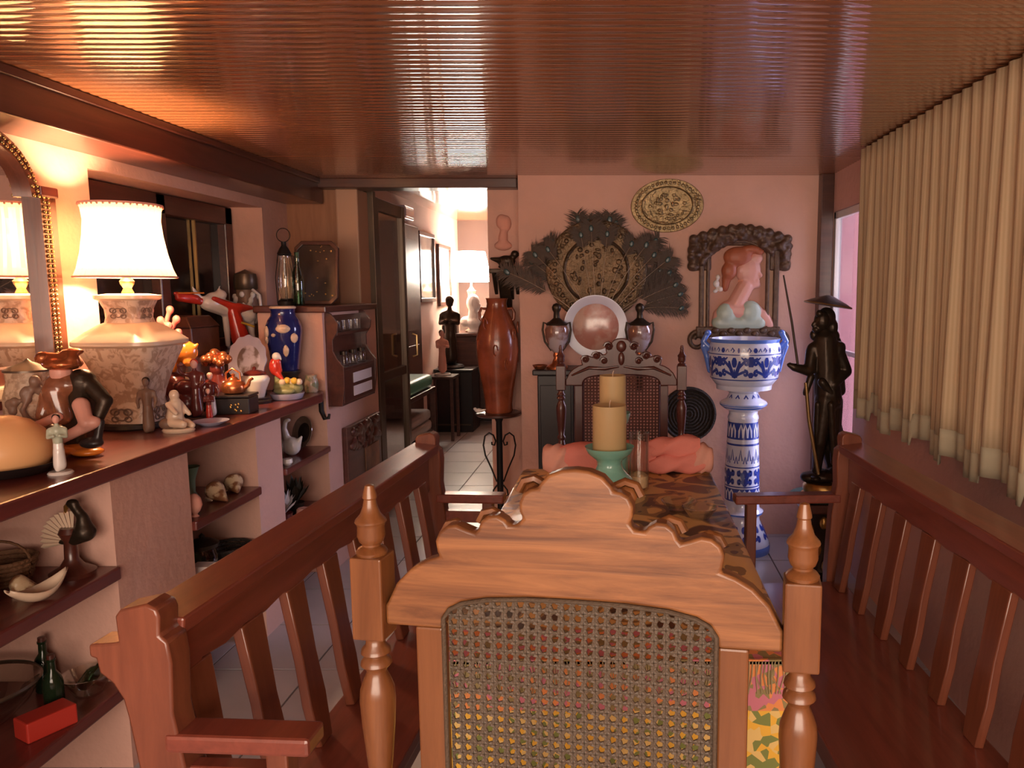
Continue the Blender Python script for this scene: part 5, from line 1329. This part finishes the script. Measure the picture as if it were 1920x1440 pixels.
for o in (rel_a, rel_b, rel_c): o.scale = (1.17, 1, 1.17); o.location = (.008, 0, .022)
# ------------------------------------------------------------------ blue and white jardiniere on pedestal
JX, JY = .655, 4.17
pd = thing('ceramic_pedestal', 'tall blue and white ceramic pedestal under the matching planter', 'pedestal', (JX, JY, 0))
k_ = atY(1395, 735, JY).z
prof_p = [(.155, 0), (.158, .03), (.150, .06), (.125, .12), (.100, .165), (.096, .19), (.115, .205), (.118, .215), (.098, .23), (.092, .27), (.094, .33), (.092, .45), (.086, .58), (.082, .64), (.080, .69), (.084, .70), (.080, .712), (.076, .72), (.078, .735), (.098, .745), (.125, .765), (.128, .775), (.120, .785), (.090, .80), (.075, .83)]
sc = k_ / .83
prof_p = [(r_ * 1.02, z * sc) for r_, z in prof_p]
MB().lathe(prof_p, 48).build('pedestal_body', M['delft'], pd, 45)
def prof_r(prof, z):
    for (r0, z0), (r1, z1) in zip(prof, prof[1:]):
        if z0 <= z <= z1 and z1 > z0: return r0 + (r1 - r0) * (z - z0) / (z1 - z0)
    return prof[-1][0]
def stroke(b, prof, pts, wd, off=.0012):
    """painted stroke wrapped on a turned body; pts = (angle, height)"""
    P_ = []
    for i, (a, z) in enumerate(pts):
        a0, z0 = pts[max(i - 1, 0)]; a1, z1 = pts[min(i + 1, len(pts) - 1)]
        r_ = prof_r(prof, z); d = Vector(((a1 - a0) * r_, z1 - z0))
        if d.length < 1e-9: d = Vector((1, 0))
        d.normalize(); w_ = wd * (1 - .5 * abs(2 * i / (len(pts) - 1) - 1) ** 3)
        nx_, nz_ = -d.y * w_, d.x * w_
        for s_ in (-1, 1):
            aa = a + s_ * nx_ / r_; zz = z + s_ * nz_; rr_ = prof_r(prof, zz) + off
            P_.append((rr_ * math.cos(aa), rr_ * math.sin(aa), zz))
    b.add(P_, [(2 * i, 2 * i + 1, 2 * i + 3, 2 * i + 2) for i in range(len(pts) - 1)])
def palmette(b, prof, a0, z0, h, w_):
    def loc(u, v_): return (a0 + u * w_ / prof_r(prof, z0 + h * .5), z0 + v_ * h)
    for s_ in (-1, 1):
        for (u1, v1, rad, sw) in ((.85, .72, .16, 1), (.80, .22, .15, 1)):
            pts = [loc(s_ * q * u1 * .8, .0 + (v1 + .1) * q ** .6) for q in [i / 6 for i in range(7)]]
            c_ = (u1 - rad, v1)
            pts += [loc(s_ * (c_[0] + rad * (1 - .09 * i) * math.cos(1.6 - i * .6)), c_[1] + rad * 1.1 * (1 - .09 * i) * math.sin(1.6 - i * .6)) for i in range(9)]
            stroke(b, prof, pts, .0075)
        stroke(b, prof, [loc(s_ * .10, .02), loc(s_ * .16, .3), loc(s_ * .30, .62), loc(s_ * .32, .8)], .0095)
    stroke(b, prof, [loc(0, .5), loc(0, .65), loc(0, .8), loc(0, .95)], .014)
    stroke(b, prof, [loc(0, .0), loc(0, .2), loc(0, .42)], .0055)
def band(b, prof, z0, z1, off=.0010):
    zs = [z0 + (z1 - z0) * i / 3 for i in range(4)]
    b.lathe([(prof_r(prof, z) + off, z) for z in zs], 48, closed=False)
pt = MB(); arch = []
for (a, c) in ((.597, .682), (.277, .345), (.565, .575), (.352, .358), (.452, .458)): band(pt, prof_p, a * sc, c * sc)
for k in range(6):
    p1 = MB(); palmette(p1, prof_p, -PI / 2 + k * PI / 3, .36 * sc, .088 * sc * 1.0, .045); p1.build('painted_palmette', M['blue'], pd, 60)
    for (a, c) in ((.607, .672), (.285, .338)):
        for j in (-1, 0, 1):
            aa = -PI / 2 + k * PI / 3 + j * .28
            stroke(pt, prof_p, [(aa - .09, a * sc), (aa - .09, (a + .045) * sc), (aa, c * sc), (aa + .09, (a + .045) * sc), (aa + .09, a * sc)], .007, .0026) if False else arch.append((aa, a, c))
    p1 = MB(); palmette(p1, prof_p, -PI / 2 + k * PI / 3 + .3, .07 * sc, .09 * sc, .06); p1.build('painted_palmette', M['blue'], pd, 60)
for k in range(12):
    aa = k * PI / 6
    stroke(pt, prof_p, [(aa - .1, .475 * sc), (aa, .51 * sc), (aa + .1, .475 * sc)], .006)
    stroke(pt, prof_p, [(aa + .16, .49 * sc), (aa + .26, .545 * sc), (aa + .36, .49 * sc)], .006)
    stroke(pt, prof_p, [(aa - .12, .805 * sc), (aa, .82 * sc), (aa + .12, .805 * sc)], .006)
pt.build('blue_pattern', M['blue'], pd, 60)['kind'] = 'stuff'
wa = MB()
for (aa, a, c) in arch: stroke(wa, prof_p, [(aa - .12, a * sc), (aa - .11, (a + .035) * sc), (aa, c * sc), (aa + .11, (a + .035) * sc), (aa + .12, a * sc)], .0055, .0026)
wa.build('white_arches', M['delft'], pd, 60)['kind'] = 'stuff'
for (a, c) in ((.004, .045 * sc), (.752 * sc, .778 * sc), (.205 * sc, .215 * sc)):
    bb2 = MB(); band(bb2, prof_p, a, c, .0013); bb2.build('light_blue_band', M['lblue'], pd, 60)
jr = thing('ceramic_planter', 'round blue and white planter with two lug handles on its pedestal', 'planter', (JX, JY, k_ + .0005))
hz_ = atY(1395, 634, JY).z - k_
prof_j = [(.085, 0), (.10, .012), (.16, .05), (.186, .085), (.196, .15), (.199, .22), (.196, .262), (.186, .285), (.192, .30), (.194, .305)]
prof_j = [(r_ * .99, z * hz_ / .305) for r_, z in prof_j]
MB().lathe(prof_j + [(prof_j[-1][0] - .014, hz_), (.15, .02), (.001, .018)], 56).build('planter_body', M['delft'], jr, 45)
pt = MB(); q = hz_ / .305
for k in range(7):
    aa = -PI / 2 - .42 + (k + .5) * 2 * PI / 7
    stroke(pt, prof_j, [(aa, .215 * q), (aa, .19 * q), (aa, .16 * q)], .022); stroke(pt, prof_j, [(aa, .10 * q), (aa, .115 * q), (aa, .13 * q)], .016)
    for s_ in (-1, 1): stroke(pt, prof_j, [(aa + s_ * .14, .21 * q), (aa + s_ * .20, .20 * q), (aa + s_ * .26, .212 * q)], .006)
for k in range(7):
    p1 = MB(); palmette(p1, prof_j, -PI / 2 - .42 + k * 2 * PI / 7, .098 * q, .118 * q, .088); p1.build('painted_palmette', M['blue'], jr, 60)
for (a, c) in ((.083, .089), (.222, .227)): band(pt, prof_j, a * q, c * q)
for k in range(14):
    aa = k * PI / 7 - .2
    stroke(pt, prof_j, [(aa - .10, .245 * q), (aa - .05, .262 * q), (aa, .248 * q), (aa - .04, .238 * q)], .004)
    stroke(pt, prof_j, [(aa + .12, .236 * q), (aa + .12, .248 * q), (aa + .12, .262 * q)], .012 if k % 2 else .006)
    stroke(pt, prof_j, [(aa + .20, .240 * q), (aa + .26, .258 * q), (aa + .30, .240 * q)], .004)
    stroke(pt, prof_j, [(aa + .1, .13 * q), (aa + .16, .14 * q), (aa + .22, .13 * q)], .005) if k % 2 else None
pt.build('blue_pattern', M['blue'], jr, 60)['kind'] = 'stuff'
bb2 = MB(); band(bb2, prof_j, .285 * q, .304 * q, .0014); bb2.build('light_blue_band', M['lblue'], jr, 60)
for s_ in (-1, 1):
    a = 0 if s_ > 0 else PI
    o = blob('lug_handle', M['lblue'], [('c', (.19, 0, .25 * q), (.225, 0, .285 * q), .018, .016), ('c', (.225, 0, .285 * q), (.205, 0, .325 * q), .016, .015), ('e', (.20, 0, .335 * q), (.02, .02, .016)), ('c', (.20, 0, .18 * q), (.225, 0, .26 * q), .013, .016), ('c', (.19, .0, .12 * q), (.205, 0, .2 * q), .012, .016)], .005, jr)
    o.rotation_euler = (0, 0, a)
# ------------------------------------------------------------------ bronze statue
SX, SY = .985, 3.72
pz = atY(1545, 936, SY).z
ped = thing('gilt_pedestal', 'dark carved stand with gilt leaves under the bronze statue', 'pedestal', (SX, SY, 0))
MB().box(-.115, .115, -.115, .115, pz - .045, pz).build('pedestal_top', M['dark'], ped, 0, .008)
MB().lathe([(.11, 0), (.11, .03), (.06, .06), (.045, .12), (.06, .25), (.085, pz - .06), (.09, pz - .045)], 24).build('pedestal_column', M['bronze'], ped, 42)
lf = MB()
for k in range(16):
    a = k * 2.4; z = .06 + (pz - .14) * k / 16
    lf.ell((.075 * math.cos(a), .075 * math.sin(a), z), (.022, .022, .035), 8, 6)
lf.build('gilt_leaves', M['gold'], ped, 60)
ds = lathe_thing('teal_dish', 'dark teal shallow dish beneath the gilt statue base', 'dish', (SX - .01, SY, pz + .0005), [('dish_body', plain('teal_glaze', (.06, .12, .11), .3), [(.10, 0), (.112, .004), (.145, .022), (.15, .026), (.143, .025), (.110, .008), (.001, .007)])], n=36)
sz = pz + .009
sta = thing('bronze_statue', 'bronze statue of robed figure with wide conical hat and staff', 'statue', (SX, SY, sz))
S_ = 3.78 / F
def sp_(px, py, y=0): return ((px - 1547) * S_, y, (918 - py) * S_ + .01)
MB().lathe([(.098, 0), (.105, .008), (.105, .022), (.092, .03), (.098, .045), (.098, .065), (.085, .08), (.001, .082)], 36).build('gilt_base', M['gold'], sta, 42)
blob('rock', M['bronze'], [('e', sp_(1545, 880), (.085, .07, .035)), ('e', sp_(1575, 870), (.05, .05, .04)), ('e', sp_(1520, 882), (.045, .05, .028))], .009, sta)
blob('body', M['bronze'], [('c', sp_(1543, 625), sp_(1547, 690), .058, .062), ('c', sp_(1522, 640), sp_(1568, 638), .034, .036), ('c', sp_(1547, 690), sp_(1552, 735), .062, .070), ('c', sp_(1545, 735, -.02), sp_(1535, 815, -.03), .055, .036), ('c', sp_(1535, 815, -.03), sp_(1533, 872, -.01), .034, .024), ('c', sp_(1560, 740, .02), sp_(1560, 820, .02), .058, .05), ('c', sp_(1560, 820, .02), sp_(1575, 872, .03), .052, .045), ('c', sp_(1562, 760, .03), sp_(1590, 850, .04), .035, .03), ('e', sp_(1528, 880, -.045), (.028, .04, .014)),
                            ('c', sp_(1566, 645), sp_(1584, 680, .0), .036, .028), ('c', sp_(1584, 682), sp_(1556, 705, -.05), .028, .02), ('c', sp_(1520, 645), sp_(1512, 680, -.03), .034, .028), ('c', sp_(1512, 680, -.03), sp_(1482, 672, -.05), .027, .02), ('c', sp_(1482, 672, -.05), sp_(1474, 668, -.05), .018, .014), ('c', sp_(1540, 605), sp_(1542, 622), .030, .036)], .007, sta)
blob('cloak', M['bronze'], [('c', sp_(1560, 630, .03), sp_(1570, 700, .04), .045, .035), ('c', sp_(1568, 655, .03), sp_(1578, 720, .045), .03, .03), ('c', sp_(1515, 690, -.04), sp_(1505, 720, -.05), .02, .016), ('c', sp_(1528, 740, -.05), sp_(1530, 860, -.03), .018, .016), ('c', sp_(1550, 740, -.07), sp_(1562, 850, -.045), .02, .018), ('c', sp_(1535, 700, -.05), sp_(1565, 735, -.04), .025, .02)], .008, sta)
hd = blob('head', M['bronze'], [('e', sp_(1535, 588, -.01), (.040, .042, .052)), ('c', sp_(1520, 592, -.02), sp_(1518, 596, -.02), .010), ('e', sp_(1524, 604, -.015), (.020, .022, .018))], .005, sta)
blob('hair', M['bronze'], [('e', sp_(1545, 582, .01), (.046, .045, .05)), ('e', sp_(1556, 600, .015), (.03, .035, .045)), ('e', sp_(1524, 615, .02), (.022, .02, .028)), ('e', sp_(1562, 618, .02), (.026, .028, .034)), ('e', sp_(1528, 575, -.03), (.02, .02, .02))], .006, hd)
Mh = Matrix.Translation(sp_(1546, 558)) @ Matrix.Rotation(R(9), 4, 'Y')
MB().lathe([(.112, -.006), (.114, -.001), (.085, .014), (.05, .028), (.02, .040), (.001, .044)], 36, M=Mh).build('conical_hat', M['bronze'], hd, 42)
MB().lathe([(.113, -.007), (.1155, -.003), (.113, .001)], 36, M=Mh, closed=False).build('hat_rim', M['brassp'], hd, 60)
MB().tube([sp_(1504, 700, -.06), sp_(1512, 770, -.06), sp_(1533, 872, -.055)], [.009, .010, .009], 8).build('staff', M['brassp'], sta, 60)
MB().tube([sp_(1490, 672, -.05), sp_(1478, 590, -.03), sp_(1463, 505, 0)], [.006, .006, .004], 8).build('thin_rod', M['bronze'], sta, 60)
# ------------------------------------------------------------------ the hall beyond
sb = thing('sideboard', 'dark sideboard across the far end of the hall', 'sideboard', (-.96, 8.5, 0))
MB().box(-.92, .92, -.26, .26, .06, .95).build('sideboard_body', M['darkx'], sb, 0, .006)
MB().box(-.94, .94, -.29, .27, .95, .985).build('sideboard_top', M['darkx'], sb, 0, .008)
for k in range(4):
    d_ = MB().box(-.88 + k * .445, -.46 + k * .445, -.275, -.26, .12, .90).build('door', M['darkx'], sb, 0, .006)
    MB().lathe([(.008, 0), (.014, .012), (.001, .02)], 10, (-.50 + k * .445, 0, 0), M=Matrix.Translation((0, -.275, .55)) @ Matrix.Rotation(R(90), 4, 'X')).build('knob', M['brassp'], d_)
for sx in (-1, 1):
    for sy in (-1, 1): MB().box(sx * .85 - .03, sx * .85 + .03, sy * .2 - .03, sy * .2 + .03, 0, .06).build('foot', M['darkx'], sb, 0, .004)
hl = thing('hall_lamp', 'bright white-shaded lamp on the sideboard in the hall', 'lamp', (-1.685, 8.55, .9855))
MB().lathe([(.075, 0), (.08, .015), (.05, .03), (.042, .05), (.040, .42), (.05, .45), (.03, .47), (.012, .50), (.012, .56)], 28).build('lamp_column', M['brownfig'], hl, 42)
b = MB(); pleated_shade(b, [(.212, .55), (.20, .65), (.178, .78), (.155, .88)], 60, .002)
o = b.build('lamp_shade', shade_mat('lit_white_shade', (1.0, .88, .74), 26.0), hl, 0); o.modifiers.new('thick', 'SOLIDIFY').thickness = .002
point('hall_lamp_bulb', (-1.685, 8.55, .9855 + .72), 22, (1.0, .86, .68), .05)
bs = thing('white_bust', 'white plaster bust on the sideboard in front of the hall lamp', 'bust', (-1.625, 8.33, .9855), R(0))
blob('bust_body', plain('white_plaster', (.85, .84, .84), .6), [('e', (.0, 0, .32), (.075, .075, .10)), ('e', (.02, -.01, .29), (.055, .06, .08)), ('c', (.07, -.02, .305), (.078, -.02, .295), .012), ('c', (0, .01, .25), (0, .01, .16), .055, .065), ('c', (-.09, .01, .12), (.09, .01, .12), .06, .06), ('c', (0, 0, .10), (0, 0, .05), .08, .05), ('l', [(.07, 0), (.07, .02), (.045, .035), (.045, .07)], 20)], .010, bs)
t = thing('dark_box', 'dark box with pale edges beside the white bust', 'box', (-1.86, 8.285, .9855))
MB().box(-.07, .07, -.06, .06, 0, .09).build('box_body', M['black'], t, 0, .004); MB().box(-.074, .074, -.064, .064, .09, .105).build('lid', M['cream'], t, 0, .003)
ch = thing('black_chest', 'black cabinet with steel strip standing in the hall under the dark statue', 'cabinet', (-1.735, 7.95, 0))
MB().box(-.19, .19, -.19, .19, .0, .62).build('chest_body', M['black'], ch, 0, .006)
MB().box(-.20, .20, -.20, .20, .62, .645).build('chest_top', M['black'], ch, 0, .005)
MB().box(-.17, .17, -.196, -.19, .07, .085).build('steel_strip', M['alu'], ch, 0, .002)
fig('hall_statue', 'tall dark statue standing on the black hall cabinet', 'statue', (-1.79, 7.93, .6455), .74, M['bronze'], M['bronze'], M['bronze'], M['bronze'], R(-90), None, 'front', M['black'])
t = thing('hall_side_table', 'small dark side table along the hall wall', 'table', (-1.76, 7.42, 0))
MB().box(-.13, .13, -.15, .15, .60, .625).build('tabletop', M['darkx'], t, 0, .004)
for sx in (-1, 1):
    for sy in (-1, 1): MB().box(sx * .11 - .014, sx * .11 + .014, sy * .13 - .014, sy * .13 + .014, 0, .60).build('leg', M['darkx'], t, 0, .003)
fig('pink_figurine', 'pink porcelain lady on the small hall side table', 'figurine', (-1.76, 7.42, .6255), .44, M['pinkpale'], M['pinkpale'], M['skin'], M['brownfig'], R(-60), None, 'front', M['white'])
def wall_picture(label, y0, y1, z0, z1):
    t = thing('hall_picture', label, 'picture', (-1.94, (y0 + y1) / 2, z0)); hw_ = (y1 - y0) / 2; h = z1 - z0
    for (a, c, e, g) in ((-hw_, hw_, 0, .04), (-hw_, hw_, h - .04, h), (-hw_, -hw_ + .04, .04, h - .04), (hw_ - .04, hw_, .04, h - .04)):
        MB().box(.001, .03, a, c, e, g).build('frame_bar', M['dark'], t, 0, .003)
    MB().box(.002, .012, -hw_ + .04, hw_ - .04, .04, h - .04).build('picture_sheet', plain('pale_print', (.66, .60, .55), .08, coat=.8, var=.3, vscale=4), t, 0)
wall_picture('framed pale picture on the hall wall, closer to the glazed door', 7.30, 7.88, 1.33, 2.0)
wall_picture('framed pale picture on the hall wall, beside the lamp', 8.05, 8.60, 1.28, 1.92)
t = thing('wall_box', 'small pale box mounted high on the hall wall over the dark door', 'box', (-1.94, 6.62, 2.05))
MB().box(.001, .09, 0, .28, 0, .11).build('box_shell', M['lav'], t, 0, .008); MB().box(.09, .094, .02, .26, .02, .09).build('box_grille', M['lav'], t, 0, .002)
hb = thing('hall_bench', 'low bench with green cushion behind the glazed door', 'bench', (-1.765, 6.05, 0))
MB().box(-.17, .17, -.40, .40, .60, .64).build('seat', M['darkx'], hb, 0, .005); MB().box(-.16, .16, -.39, .39, .25, .28).build('lower_shelf', M['darkx'], hb, 0, .004)
for sx in (-1, 1):
    for sy in (-1, 1): MB().box(sx * .15 - .018, sx * .15 + .018, sy * .38 - .018, sy * .38 + .018, 0, .60).build('leg', M['darkx'], hb, 0, .003)
t = thing('green_cushion', 'green satin cushion lying on the hall bench', 'cushion', (-1.765, 6.05, .6405))
MB().box(-.16, .16, -.37, .37, 0, .11).build('cushion_body', M['greencl'], t, 60, .04, 4)
t = thing('folded_blanket', 'grey folded blanket on the lower shelf of the hall bench', 'blanket', (-1.765, 6.05, .2805))
MB().box(-.15, .15, -.34, .34, 0, .09).build('blanket_fold', M['greycl'], t, 60, .03, 3); MB().box(-.145, .145, -.33, .33, .091, .18).build('blanket_fold', M['greycl'], t, 60, .03, 3)
